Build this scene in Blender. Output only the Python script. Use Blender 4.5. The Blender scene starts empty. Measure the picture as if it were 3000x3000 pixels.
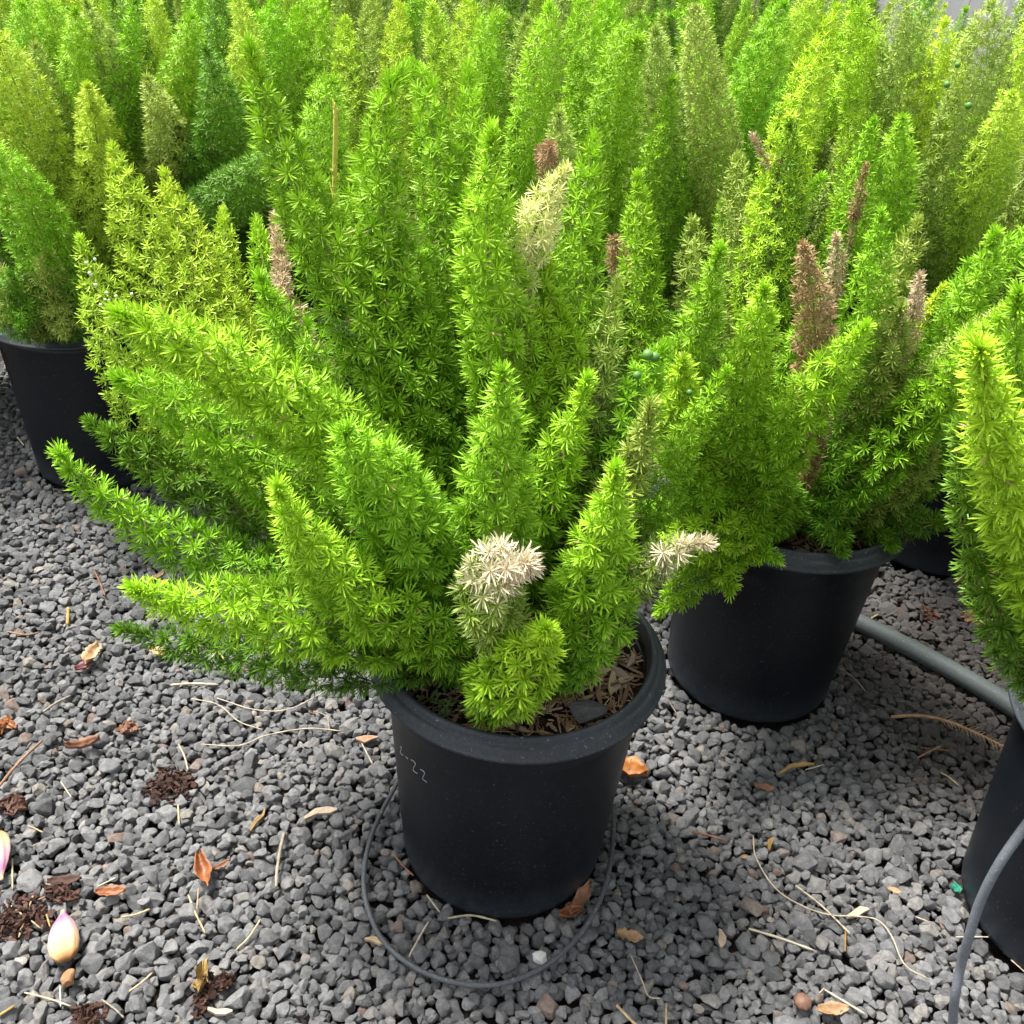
import bpy, bmesh, math, random
import numpy as np
from mathutils import Vector, Matrix

# ------------------------------------------------------------------ camera, light, exposure
S = bpy.context.scene
PITCH, CAMZ, FPX, ROLL = 0.5771, 1.1618, 2892.0, 0.0731
cp, sp_ = math.cos(PITCH), math.sin(PITCH)
right = Vector((1, 0, 0)); up = Vector((0, sp_, cp)); fwd = Vector((0, cp, -sp_))
cr, sr = math.cos(ROLL), math.sin(ROLL)
r2 = right * cr + up * sr
u2 = up * cr - right * sr
cam_d = bpy.data.cameras.new('camera'); cam = bpy.data.objects.new('camera', cam_d)
S.collection.objects.link(cam)
M = Matrix((r2, u2, -fwd)).transposed().to_4x4(); M.translation = Vector((0, 0, CAMZ))
cam.matrix_world = M
cam_d.sensor_width = 36; cam_d.sensor_height = 36; cam_d.lens = 36 * FPX / 3000
cam_d.clip_start = 0.02; cam_d.clip_end = 400
S.camera = cam

w = bpy.data.worlds.new('World'); S.world = w; w.use_nodes = True
nt = w.node_tree; nt.nodes.clear()
wo = nt.nodes.new('ShaderNodeOutputWorld'); bg = nt.nodes.new('ShaderNodeBackground')
sky = nt.nodes.new('ShaderNodeTexSky'); hs = nt.nodes.new('ShaderNodeHueSaturation')
sky.sky_type = 'NISHITA'; sky.sun_disc = False
SUN_EL, SUN_AZ = 66, -62           # azimuth measured from +Y towards +X
sky.sun_elevation = math.radians(SUN_EL); sky.sun_rotation = math.radians(SUN_AZ)
sky.air_density = 1.0; sky.dust_density = 3.0; sky.ozone_density = 1.0
hs.inputs['Saturation'].default_value = 0.15
nt.links.new(sky.outputs[0], hs.inputs['Color']); nt.links.new(hs.outputs[0], bg.inputs[0])
bg.inputs[1].default_value = 0.095
nt.links.new(bg.outputs[0], wo.inputs[0])
sd = bpy.data.lights.new('sun', 'SUN'); so = bpy.data.objects.new('sun', sd); S.collection.objects.link(so)
sd.energy = 3.1; sd.angle = math.radians(14); sd.color = (1.0, 0.96, 0.9)
el, az = math.radians(SUN_EL), math.radians(SUN_AZ)
sv = Vector((math.sin(az) * math.cos(el), math.cos(az) * math.cos(el), math.sin(el)))
so.rotation_euler = sv.to_track_quat('Z', 'Y').to_euler()
S.view_settings.view_transform = 'Standard'; S.view_settings.look = 'None'
S.view_settings.exposure = 1.78; S.view_settings.gamma = 1
S.view_settings.use_curve_mapping = False
S.render.engine = 'CYCLES'
S.cycles.max_bounces = 8; S.cycles.diffuse_bounces = 3; S.cycles.transmission_bounces = 6
S.cycles.use_denoising = True

# ------------------------------------------------------------------ helpers
C = S.collection
rng = np.random.default_rng(7)
rnd = random.Random(3)

def ray(px, py):
    a, b = px - 1500, py - 1500
    X = (cr * a + sr * b) / FPX; V = (sr * a - cr * b) / FPX
    return Vector((X, cp + V * sp_, -sp_ + V * cp))
def at_y(px, py, Y):
    d = ray(px, py); t = Y / d.y
    return Vector((d.x * t, Y, CAMZ + d.z * t))
def at_z(px, py, Z):
    d = ray(px, py); t = (Z - CAMZ) / d.z
    return Vector((d.x * t, d.y * t, Z))

def make_mesh(name, V, F, mat=None, smooth=False, tint=None):
    """V (n,3); F list of int arrays (k, m) of any m"""
    me = bpy.data.meshes.new(name)
    V = np.asarray(V, dtype=np.float32)
    F = [np.asarray(f, dtype=np.int32) for f in F if len(f)]
    me.vertices.add(len(V)); me.vertices.foreach_set('co', V.ravel())
    li = np.concatenate([f.ravel() for f in F])
    sizes = np.concatenate([np.full(len(f), f.shape[1], dtype=np.int32) for f in F])
    me.loops.add(len(li)); me.loops.foreach_set('vertex_index', li)
    st = np.concatenate([[0], np.cumsum(sizes)[:-1]]).astype(np.int32)
    me.polygons.add(len(sizes)); me.polygons.foreach_set('loop_start', st)
    me.polygons.foreach_set('use_smooth', np.full(len(sizes), smooth, dtype=bool))
    if tint is not None:
        a = me.attributes.new('tint', 'FLOAT_VECTOR', 'POINT')
        a.data.foreach_set('vector', np.asarray(tint, dtype=np.float32).ravel())
    me.update(calc_edges=True); me.validate()
    if mat: me.materials.append(mat)
    return me
def link(name, me, parent=None, loc=None, rot=None, scale=None):
    o = bpy.data.objects.new(name, me); C.objects.link(o)
    if parent: o.parent = parent
    if loc is not None: o.location = loc
    if rot is not None: o.rotation_euler = rot
    if scale is not None: o.scale = (scale,) * 3 if np.isscalar(scale) else scale
    return o
def tag(o, label, cat, group=None):
    o['label'] = label; o['category'] = cat
    if group: o['group'] = group
    return o

def catmull(P, n):
    P = np.asarray(P, dtype=float)
    if len(P) == 2: P = np.array([P[0], (P[0] + P[1]) / 2, P[1]])
    Q = np.vstack([2 * P[0] - P[1], P, 2 * P[-1] - P[-2]])
    k = len(P) - 1
    u = np.linspace(0, k - 1e-9, n); i = u.astype(int); t = (u - i)[:, None]
    a, b, c, d = Q[i], Q[i + 1], Q[i + 2], Q[i + 3]
    return .5 * ((2 * b) + (-a + c) * t + (2 * a - 5 * b + 4 * c - d) * t ** 2 + (-a + 3 * b - 3 * c + d) * t ** 3)
def frames(P):
    T = np.gradient(P, axis=0); T /= np.linalg.norm(T, axis=1)[:, None] + 1e-12
    A = np.zeros_like(T); ref = np.array([0.31, -.9, .2])
    a = ref - T[0] * (ref @ T[0]); a /= np.linalg.norm(a)
    for i in range(len(T)):
        a = a - T[i] * (a @ T[i]); a /= np.linalg.norm(a) + 1e-12; A[i] = a
    return T, A, np.cross(T, A)
def tube(P, R, seg=8, n=None, caps=True):
    P = np.asarray(P, dtype=float); R = np.broadcast_to(np.asarray(R, dtype=float), (len(P),)).copy()
    if n:
        X = catmull(np.c_[P, R], n); P, R = X[:, :3], X[:, 3]
    T, A, B = frames(P); th = np.arange(seg) * 2 * math.pi / seg
    V = (P[:, None] + R[:, None, None] * (A[:, None] * np.cos(th)[None, :, None] + B[:, None] * np.sin(th)[None, :, None])).reshape(-1, 3)
    k = len(P); i = np.arange(k - 1)[:, None] * seg; j = np.arange(seg)[None]; j2 = (j + 1) % seg
    F = np.stack([i + j, i + j2, i + seg + j2, i + seg + j], -1).reshape(-1, 4)
    fs = [F]
    if caps: fs.append(np.array([list(range(seg))[::-1], [(k - 1) * seg + q for q in range(seg)]]))
    return V, fs
def join_parts(parts):
    Vs, by, off = [], {}, 0
    for V, F in parts:
        Vs.append(V)
        for f in F:
            f = np.asarray(f); by.setdefault(f.shape[1], []).append(f + off)
        off += len(V)
    return np.vstack(Vs), [np.vstack(v) for v in by.values()]
def lathe(profile, seg=96):
    pr = np.asarray(profile); th = np.arange(seg) * 2 * math.pi / seg
    V = np.stack([pr[:, 0][:, None] * np.cos(th), pr[:, 0][:, None] * np.sin(th), np.repeat(pr[:, 1][:, None], seg, 1)], -1).reshape(-1, 3)
    i = np.arange(len(pr) - 1)[:, None] * seg; j = np.arange(seg)[None]; j2 = (j + 1) % seg
    return V, [np.stack([i + j, i + j2, i + seg + j2, i + seg + j], -1).reshape(-1, 4)]

# ------------------------------------------------------------------ materials
class Nodes:
    def __init__(s, name):
        s.m = bpy.data.materials.new(name); s.m.use_nodes = True; s.t = s.m.node_tree; s.t.nodes.clear()
        s.out = s.n('ShaderNodeOutputMaterial')
    def n(s, kind, **kw):
        o = s.t.nodes.new(kind)
        for k, v in kw.items(): setattr(o, k, v)
        return o
    def l(s, a, b): s.t.links.new(a, b)
    def mix(s, fac, a, b, mode='MIX'):
        o = s.n('ShaderNodeMix', data_type='RGBA', blend_type=mode)
        for idx, v in ((0, fac), (6, a), (7, b)):
            if isinstance(v, (int, float)): o.inputs[idx].default_value = v
            elif isinstance(v, tuple): o.inputs[idx].default_value = (*v, 1)
            else: s.l(v, o.inputs[idx])
        return o.outputs[2]
    def math(s, op, a, b=0.0, clamp=False):
        o = s.n('ShaderNodeMath', operation=op, use_clamp=clamp)
        for idx, v in ((0, a), (1, b)):
            if isinstance(v, (int, float)): o.inputs[idx].default_value = v
            else: s.l(v, o.inputs[idx])
        return o.outputs[0]
    def ramp(s, fac, stops):
        o = s.n('ShaderNodeValToRGB'); e = o.color_ramp.elements
        while len(e) < len(stops): e.new(0.5)
        for q, (p, c) in zip(e, stops): q.position = p; q.color = (*c, 1) if len(c) == 3 else c
        s.l(fac, o.inputs[0]); return o.outputs[0]
    def noise(s, scale, detail=3, rough=.5, vec=None, dist=0):
        o = s.n('ShaderNodeTexNoise'); o.inputs['Scale'].default_value = scale; o.inputs['Detail'].default_value = detail
        o.inputs['Roughness'].default_value = rough; o.inputs['Distortion'].default_value = dist
        if vec is None:
            if not hasattr(s, 'tc'): s.tc = s.n('ShaderNodeTexCoord')
            vec = s.tc.outputs['Object']
        s.l(vec, o.inputs['Vector']); return o.outputs[0]
    def bump(s, h, strength, dist):
        o = s.n('ShaderNodeBump'); o.inputs['Strength'].default_value = strength; o.inputs['Distance'].default_value = dist
        s.l(h, o.inputs['Height']); return o.outputs[0]
    def bsdf(s, col, rough=.6, spec=.4, normal=None):
        o = s.n('ShaderNodeBsdfPrincipled')
        for k, v in (('Base Color', col), ('Roughness', rough), ('Specular IOR Level', spec)):
            if isinstance(v, tuple): o.inputs[k].default_value = (*v, 1)
            elif isinstance(v, (int, float)): o.inputs[k].default_value = v
            else: s.l(v, o.inputs[k])
        if normal: s.l(normal, o.inputs['Normal'])
        return o.outputs[0]
    def done(s, sh): s.l(sh, s.out.inputs[0]); return s.m

def needle_mat(name, old_shaded, young, a=.20, b=1.0, tipmix=.36, tip=None, dead=.985):
    N = Nodes(name)
    at = N.n('ShaderNodeAttribute', attribute_name='tint'); sx = N.n('ShaderNodeSeparateXYZ'); N.l(at.outputs['Vector'], sx.inputs[0])
    oi = N.n('ShaderNodeObjectInfo')
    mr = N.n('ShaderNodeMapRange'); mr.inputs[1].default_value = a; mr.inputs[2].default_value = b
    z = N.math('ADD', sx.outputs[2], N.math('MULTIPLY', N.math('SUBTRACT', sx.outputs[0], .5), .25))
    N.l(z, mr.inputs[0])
    c = N.mix(mr.outputs[0], old_shaded, young)
    y2 = N.math('MULTIPLY', N.math('POWER', sx.outputs[1], 1.5), tipmix)
    c = N.mix(y2, c, tip or tuple(min(.8, v * 1.2 + .05) for v in young))
    k = N.math('ADD', .84, N.math('MULTIPLY', sx.outputs[0], .32))
    hsv = N.n('ShaderNodeHueSaturation'); N.l(c, hsv.inputs['Color']); N.l(k, hsv.inputs['Value'])
    N.l(N.math('ADD', .493, N.math('MULTIPLY', oi.outputs['Random'], .014)), hsv.inputs['Hue'])
    c = N.mix(N.math('GREATER_THAN', sx.outputs[0], dead), hsv.outputs[0], (.42, .33, .14))
    p = N.bsdf(c, .5, .25)
    tr = N.n('ShaderNodeBsdfTranslucent')
    N.l(N.mix(.5, c, (.45, .75, .03), 'MULTIPLY') if False else c, tr.inputs[0])
    ms = N.n('ShaderNodeMixShader'); ms.inputs[0].default_value = .17
    N.l(p, ms.inputs[1]); N.l(tr.outputs[0], ms.inputs[2])
    return N.done(ms.outputs[0])

NM = {  # green base colours: aged needles, deepened further to paint in shade
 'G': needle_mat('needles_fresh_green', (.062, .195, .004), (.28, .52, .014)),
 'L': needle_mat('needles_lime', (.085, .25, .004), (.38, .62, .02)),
 'Y': needle_mat('needles_yellow_green', (.13, .27, .008), (.44, .60, .04)),
 'V': needle_mat('needles_bright_yellow', (.17, .39, .01), (.48, .66, .03), .2, .75),
 'D': needle_mat('needles_dull_olive', (.085, .16, .012), (.33, .44, .07), dead=.96),
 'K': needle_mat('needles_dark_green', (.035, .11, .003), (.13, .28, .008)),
 'T': needle_mat('needles_dead_tan', (.28, .19, .10), (.50, .38, .24), .0, .9, .3, (.58, .47, .32), 2),
 'B': needle_mat('needles_dead_brown', (.17, .095, .035), (.36, .24, .11), .0, 1, .3, (.46, .34, .18), 2),
 'P': needle_mat('needles_pale_cream', (.48, .58, .09), (.74, .76, .30), .05, .7),
 'Q': needle_mat('needles_green_with_dead_tip', (.19, .33, .015), (.68, .60, .42), .74, .86, .2, (.74, .66, .50)),
}
def simple_mat(name, c1, c2, scale=60, rough=.7, spec=.3, bump=.4, dist=.002):
    N = Nodes(name); f = N.noise(scale, 4, .6); oi = N.n('ShaderNodeObjectInfo')
    g = N.math('ADD', f, N.math('MULTIPLY', N.math('SUBTRACT', oi.outputs['Random'], .5), .3))
    c = N.ramp(g, [(.3, c1), (.7, c2)])
    return N.done(N.bsdf(c, rough, spec, N.bump(N.noise(scale * 3, 4, .6), bump, dist)))
M_stem = simple_mat('frond_stem', (.16, .22, .05), (.30, .34, .10), 80)
M_drystem = simple_mat('dry_shoot', (.46, .40, .06), (.62, .56, .14), 120)
M_berry = simple_mat('green_berry', (.05, .15, .02), (.10, .24, .045), 60, .45, .4, .05)
M_wberry = simple_mat('white_berry', (.55, .62, .40), (.7, .74, .55), 60, .4, .5, .05)
M_straw = simple_mat('dry_straw', (.26, .19, .10), (.42, .33, .20), 90)
M_palestraw = simple_mat('pale_straw', (.30, .25, .17), (.46, .41, .31), 90)
M_twig = simple_mat('brown_twig', (.16, .09, .05), (.34, .21, .13), 120)
M_greytwig = simple_mat('grey_twig', (.13, .11, .08), (.30, .26, .20), 300)
M_chip = simple_mat('bark_chip', (.09, .045, .028), (.36, .22, .13), 50)
M_chip2 = simple_mat('pale_wood_chip', (.26, .19, .13), (.40, .32, .24), 90)
M_ochre = simple_mat('ochre_bark', (.17, .10, .03), (.32, .22, .07), 90)
M_rust = simple_mat('rust_leaf', (.13, .04, .015), (.32, .12, .035), 90, .5, .4)
M_orange = simple_mat('orange_leaf', (.16, .055, .015), (.34, .135, .03), 60, .5, .4)
M_dryleaf = simple_mat('dry_brown_leaf', (.13, .06, .035), (.28, .15, .09), 80, .6)
M_tanleaf = simple_mat('tan_leaf', (.24, .14, .07), (.40, .27, .15), 80, .6)
M_purple = simple_mat('purple_leaf', (.07, .02, .03), (.16, .06, .07), 80, .5)
M_clod = simple_mat('wet_bark_clod', (.022, .010, .007), (.085, .038, .024), 90, .7)
M_green = simple_mat('green_plastic', (.01, .12, .08), (.02, .2, .13), 40, .4)
M_clover = simple_mat('seedling_green', (.08, .14, .04), (.18, .26, .08), 60)
M_soil = simple_mat('potting_soil', (.018, .010, .006), (.07, .042, .026), 60, .9, .1, .8, .006)
M_white = simple_mat('white_pebble', (.5, .5, .47), (.62, .62, .58), 60, .6, .3, .1)
M_mush = simple_mat('mushroom_brown', (.14, .075, .05), (.28, .16, .11), 60, .5)
M_nut = simple_mat('brown_nut', (.22, .11, .05), (.34, .19, .09), 60, .4)

def plastic(name, base, dusty, dust=.5, rough=.36, speckle=.45):
    N = Nodes(name)
    big = N.noise(7, 5, .6); fine = N.noise(220, 3, .7); sp = N.noise(300, 1, .5)
    speck = N.ramp(sp, [(.71, (0, 0, 0)), (.75, (1, 1, 1))])
    mp = N.n('ShaderNodeMapping'); N.l(N.tc.outputs['Object'], mp.inputs[0]); mp.inputs['Scale'].default_value = (20, 20, 260)
    mp.inputs['Rotation'].default_value = (.35, .2, 0)
    scr = N.ramp(N.noise(1.5, 4, .7, mp.outputs[0], .6), [(.60, (0, 0, 0)), (.72, (1, 1, 1))])
    f = N.math('MULTIPLY', N.math('MULTIPLY', big, fine), dust)
    f = N.math('ADD', f, N.math('MULTIPLY', speck, speckle * 1.5)); f = N.math('ADD', f, N.math('MULTIPLY', scr, .16), True)
    if name == 'black_pot_plastic':      # splashed grit and dust round the foot of the pot
        sz = N.n('ShaderNodeSeparateXYZ'); N.l(N.tc.outputs['Object'], sz.inputs[0]); mz = N.n('ShaderNodeMapRange'); N.l(sz.outputs[2], mz.inputs[0])
        mz.inputs[1].default_value = .07; mz.inputs[2].default_value = 0.0
        f = N.math('ADD', f, N.math('MULTIPLY', N.math('MULTIPLY', mz.outputs[0], N.noise(90, 4, .7)), .55), True)
    c = N.mix(f, base, dusty)
    r = N.math('ADD', rough, N.math('MULTIPLY', big, .2))
    return N.done(N.bsdf(c, r, .30, N.bump(N.math('ADD', fine, N.math('MULTIPLY', big, 2)), .12, .0015)))
M_pot = plastic('black_pot_plastic', (.0018, .0032, .0060), (.06, .075, .09), .12, .30)
M_rim = plastic('black_rim_plastic_sheen', (.008, .011, .015), (.17, .19, .21), .60, .38)  # rim plastic lightened so its colour carries the sky sheen
M_hose = plastic('grey_hose', (.085, .10, .12), (.36, .38, .40), .7, .4)
M_pipe = plastic('grey_pipe', (.060, .075, .075), (.24, .26, .26), .6, .5)
M_wire = plastic('black_tubing', (.03, .034, .04), (.30, .31, .32), .6, .45)
M_mark = simple_mat('pale_scratched_lettering', (.25, .29, .31), (.42, .46, .48), 200, .6, .3, .05)

# stones
N = Nodes('grey_gravel_stone')
oi = N.n('ShaderNodeObjectInfo')
col = N.ramp(oi.outputs['Random'], [(0, (.100, .102, .106)), (.25, (.145, .147, .151)), (.55, (.182, .184, .188)), (.80, (.24, .242, .245)), (.95, (.24, .23, .215)), (.96, (.30, .28, .24)), (.985, (.19, .13, .11)), (1, (.38, .36, .33))])
vadd = N.n('ShaderNodeVectorMath', operation='ADD'); N.tc = N.n('ShaderNodeTexCoord'); N.l(N.tc.outputs['Object'], vadd.inputs[0])
N.l(oi.outputs['Location'], vadd.inputs[1])
big = N.noise(1.6, 4, .6, vadd.outputs[0]); fine = N.noise(9, 5, .7, vadd.outputs[0])
c = N.mix(.75, col, N.ramp(big, [(.3, (.55, .55, .56)), (.7, (1.25, 1.25, 1.24))]), 'MULTIPLY')
c = N.mix(.6, c, N.ramp(fine, [(.35, (.65, .65, .66)), (.68, (1.35, 1.35, 1.33))]), 'MULTIPLY')
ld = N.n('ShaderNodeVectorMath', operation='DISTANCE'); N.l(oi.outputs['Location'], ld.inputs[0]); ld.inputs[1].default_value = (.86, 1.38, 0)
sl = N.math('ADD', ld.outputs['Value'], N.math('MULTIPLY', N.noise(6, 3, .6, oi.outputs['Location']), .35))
c = N.mix(N.ramp(sl, [(.38, (.75, .75, .75)), (.62, (0, 0, 0))]), c, (.060, .050, .043))      # brown soil between the pots; its dark tone also paints in shade
c = N.mix(N.ramp(N.noise(26, 2, .5, vadd.outputs[0]), [(.66, (0, 0, 0)), (.74, (.5, .5, .5))]), c, (.55, .54, .50))
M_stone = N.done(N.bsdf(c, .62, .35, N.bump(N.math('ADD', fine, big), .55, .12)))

N = Nodes('dark_earth')
f = N.noise(30, 6, .7); g2 = N.noise(3, 3, .5)
c = N.mix(.6, N.ramp(f, [(.3, (.012, .010, .009)), (.7, (.06, .05, .045))]), N.ramp(g2, [(.3, (.6, .6, .6)), (.7, (1.3, 1.25, 1.2))]), 'MULTIPLY')
M_earth = N.done(N.bsdf(c, .9, .1, N.bump(f, .9, .01)))

# ------------------------------------------------------------------ ground
gv = np.array([[-60, -20, -.030], [60, -20, -.030], [60, 90, -.030], [-60, 90, -.030]])
ground = link('ground', make_mesh('ground', gv, [np.array([[0, 1, 2, 3]])], M_earth)); ground['kind'] = 'structure'

POTS = {1: (.0194, .9384), 2: (.4358, 1.3372), 3: (.8083, .8768), 0: (-.915, 1.885), 4: (.90, 1.80)}
RB, RT, RL, PH = .1405, .1656, .185, .3682

def stone_mesh(i):
    bm = bmesh.new(); bmesh.ops.create_icosphere(bm, subdivisions=4, radius=1)
    V = np.array([v.co[:] for v in bm.verts]); F = np.array([[v.index for v in f.verts] for f in bm.faces]); bm.free()
    r = np.random.default_rng(100 + i)
    for k in range(17):
        n = r.normal(size=3); n /= np.linalg.norm(n); o = r.uniform(.48, .80)
        d = V @ n; V -= np.where(d > o, (d - o) * .97, 0)[:, None] * n
    V /= abs(V).max(0).mean() * .95
    V *= np.array([r.uniform(1.05, 1.5), r.uniform(.85, 1.1), r.uniform(.62, .95)])
    ph = r.uniform(0, 6, 3); V += .03 * np.sin(V[:, [1, 2, 0]] * 5 + ph)
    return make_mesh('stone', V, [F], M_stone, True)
stones = [stone_mesh(i) for i in range(14)]

def deposit():
    x0, x1, y0, y1, cs = -1.45, 1.55, .42, 2.35, .004
    nx, ny = int((x1 - x0) / cs), int((y1 - y0) / cs)
    H = np.zeros((nx, ny)); r = np.random.default_rng(5); out = []
    n = 43000
    sizes = np.clip(r.lognormal(math.log(.0069), .25, n), .0045, .0145)
    pots = [(x, y) for x, y in POTS.values()]
    for i in range(n):
        a = sizes[i]; k = max(1, int(a * .75 / cs)); best = None
        for _ in range(7):
            x, y = r.uniform(x0 + .03, x1 - .03), r.uniform(y0 + .03, y1 - .03)
            if any((x - px) ** 2 + (y - py) ** 2 < (RB + .004) ** 2 for px, py in pots): continue
            ix, iy = int((x - x0) / cs), int((y - y0) / cs)
            b = H[ix - k:ix + k + 1, iy - k:iy + k + 1].mean()
            if best is None or b < best[0]: best = (b, x, y, ix, iy)
        if best is None: continue
        b, x, y, ix, iy = best; zc = b + a * .55
        kk = int(a * 1.15 / cs) + 1
        g = np.arange(-kk, kk + 1) * cs; q = 1 - (g[:, None] ** 2 + g[None] ** 2) / (a * 1.12) ** 2
        top = np.where(q > 0, zc + .8 * a * np.sqrt(np.maximum(q, 0)), 0)
        sl = H[ix - kk:ix + kk + 1, iy - kk:iy + kk + 1]; np.maximum(sl, top, out=sl)
        out.append((x, y, zc, a))
    out = np.array(out); zt = np.percentile(H, 70)
    out[:, 2] -= zt; H -= zt
    vis = []
    for x, y, z, a in out:
        ix, iy = int((x - x0) / cs), int((y - y0) / cs); k = max(1, int(a / cs * .8))
        vis.append((H[ix - k:ix + k + 1, iy - k:iy + k + 1] <= z + .85 * a).mean())
    return out, np.array(vis), lambda x, y: H[min(max(int((x - x0) / cs), 0), nx - 1), min(max(int((y - y0) / cs), 0), ny - 1)]
dep, vis, hmap = deposit()
# nearest and largest visible stones become objects of their own
d = dep[:, :3] - np.array([0, 0, CAMZ]); fz = d @ np.array(fwd); X = d @ np.array(r2) / fz; Yv = d @ np.array(u2) / fz
inview = (abs(X) < .515) & (abs(Yv) < .515)
for q in (1, 3):
    px, py = POTS[q]; inview &= (dep[:, 0] - px) ** 2 + (dep[:, 1] - py) ** 2 > (RB + .012) ** 2
score = dep[:, 3] / fz * inview * (vis > .62)
own = np.argsort(-score)[:300]; ownset = np.zeros(len(dep), bool); ownset[own] = True
rs = np.random.default_rng(9)
rots = np.c_[rs.normal(0, .45, len(dep)), rs.normal(0, .45, len(dep)), rs.uniform(0, 6.28, len(dep))]
idx = rs.integers(0, len(stones), len(dep))
for i in own:
    o = link('stone', stones[idx[i]], ground, dep[i, :3], rots[i], dep[i, 3])
rest = ~ownset
pm = bpy.data.meshes.new('gravel'); pm.vertices.add(int(rest.sum())); pm.vertices.foreach_set('co', dep[rest][:, :3].astype(np.float32).ravel())
for nm, arr, ty, key in (('rot', rots[rest], 'FLOAT_VECTOR', 'vector'), ('scl', dep[rest][:, 3], 'FLOAT', 'value'), ('idx', idx[rest], 'INT', 'value')):
    a = pm.attributes.new(nm, ty, 'POINT'); a.data.foreach_set(key, np.ascontiguousarray(arr, dtype=np.int32 if ty == 'INT' else np.float32).ravel())
gravel = link('gravel', pm, ground); gravel['kind'] = 'stuff'
gc = bpy.data.collections.new('gravel_stones')
for i, me in enumerate(stones):
    gc.objects.link(bpy.data.objects.new('gravel_stone_%02d' % i, me))
g = bpy.data.node_groups.new('gravel_layer', 'GeometryNodeTree')
g.interface.new_socket('Geometry', in_out='INPUT', socket_type='NodeSocketGeometry'); g.interface.new_socket('Geometry', in_out='OUTPUT', socket_type='NodeSocketGeometry')
gi = g.nodes.new('NodeGroupInput'); go = g.nodes.new('NodeGroupOutput'); ip = g.nodes.new('GeometryNodeInstanceOnPoints')
ci = g.nodes.new('GeometryNodeCollectionInfo'); ci.inputs['Collection'].default_value = gc
ci.inputs['Separate Children'].default_value = True; ci.inputs['Reset Children'].default_value = True
def named(nm, ty):
    q = g.nodes.new('GeometryNodeInputNamedAttribute'); q.data_type = ty; q.inputs['Name'].default_value = nm; return q.outputs['Attribute']
g.links.new(gi.outputs[0], ip.inputs['Points']); g.links.new(ci.outputs[0], ip.inputs['Instance'])
ip.inputs['Pick Instance'].default_value = True
g.links.new(named('idx', 'INT'), ip.inputs['Instance Index'])
e2r = g.nodes.new('FunctionNodeEulerToRotation'); g.links.new(named('rot', 'FLOAT_VECTOR'), e2r.inputs[0]); g.links.new(e2r.outputs[0], ip.inputs['Rotation'])
g.links.new(named('scl', 'FLOAT'), ip.inputs['Scale']); g.links.new(ip.outputs[0], go.inputs[0])
md = gravel.modifiers.new('stones', 'NODES'); md.node_group = g

# ------------------------------------------------------------------ pots
t = .0035
body_prof = [(0, .004), (RB - .012, .004), (RB - .010, 0), (RB - .004, 0), (RB, .004), (RB + .0012, .012)]
rr = lambda z: RB + (RT - RB) * z / PH
body_prof += [(rr(z), z) for z in np.linspace(.02, PH - .072, 10)] + [(rr(PH - .068) + .0012, PH - .067), (rr(PH - .06) + .0012, PH - .06)] + [(rr(z) + .0012, z) for z in (PH - .045, PH - .031)]
body_prof += [(RT - .006, PH - .031), (RT - .008, PH - .05), (RB - .002, .02), (0, .018)]
pot_body = make_mesh('pot', *lathe(body_prof), M_pot, True)
rim_prof = [(RT - .001, PH - .030), (RL - .006, PH - .0275), (RL - .0015, PH - .0262), (RL + .0004, PH - .0245), (RL + .0006, PH - .0225), (RL - .0002, PH - .0208), (RL - .0014, PH - .0202), (RL - .003, PH - .0175), (RL - .0060, PH - .0128), (RL - .0085, PH - .0100), (RL - .0105, PH - .0098), (RL - .0118, PH - .0082), (RL - .0130, PH - .0040), (RL - .0150, PH - .0010), (RL - .0175, PH), (RL - .0200, PH - .001), (RL - .0215, PH - .0042), (RT - .0042, PH - .012), (RT - .0055, PH - .0295), (RT - .001, PH - .030)]
pot_rim = make_mesh('rim', *lathe(rim_prof), M_rim, True)
def soil_mesh(seed=0):
    r = np.random.default_rng(seed); n = 26; pts = [(0, 0)]
    V = []; th = np.arange(64) * 2 * math.pi / 64
    rad = np.linspace(.005, RT - .0065, 22)
    for q in rad: V.append(np.c_[q * np.cos(th), q * np.sin(th), PH - .038 + .012 * (1 - (q / .16) ** 2) + r.normal(0, .0022, 64)])
    V = np.vstack(V); i = np.arange(21)[:, None] * 64; j = np.arange(64)[None]; j2 = (j + 1) % 64
    return make_mesh('soil', V, [np.stack([i + j, i + j2, i + 64 + j2, i + 64 + j], -1).reshape(-1, 4), np.arange(64)[None]], M_soil, True)
soilm = soil_mesh()
def chip_geo(r, L, W, T, pos, eul):
    xs = np.array([-.5, -.1, .25, .5]) * L; wv = np.array([.35, 1, .85, .25]) * W / 2 * r.uniform(.7, 1.2, 4); bend = r.normal(0, .06, 4) * L
    V = []
    for x, wq, b in zip(xs, wv, bend):
        for sy, sz in ((-1, -1), (1, -1), (1, 1), (-1, 1)): V.append((x, sy * wq + b, sz * T / 2 + r.normal(0, T * .12)))
    V = np.array(V); R = np.array(Matrix.Rotation(eul[2], 3, 'Z') @ Matrix.Rotation(eul[1], 3, 'Y') @ Matrix.Rotation(eul[0], 3, 'X'))
    V = V @ R.T + np.array(pos)
    F = []
    for s in range(3):
        for k in range(4): F.append((s * 4 + k, s * 4 + (k + 1) % 4, s * 4 + 4 + (k + 1) % 4, s * 4 + 4 + k))
    F += [(3, 2, 1, 0), (12, 13, 14, 15)]
    return V, [np.array(F)]
def soil_z(q): return PH - .038 + .012 * (1 - (q / .16) ** 2)
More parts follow.
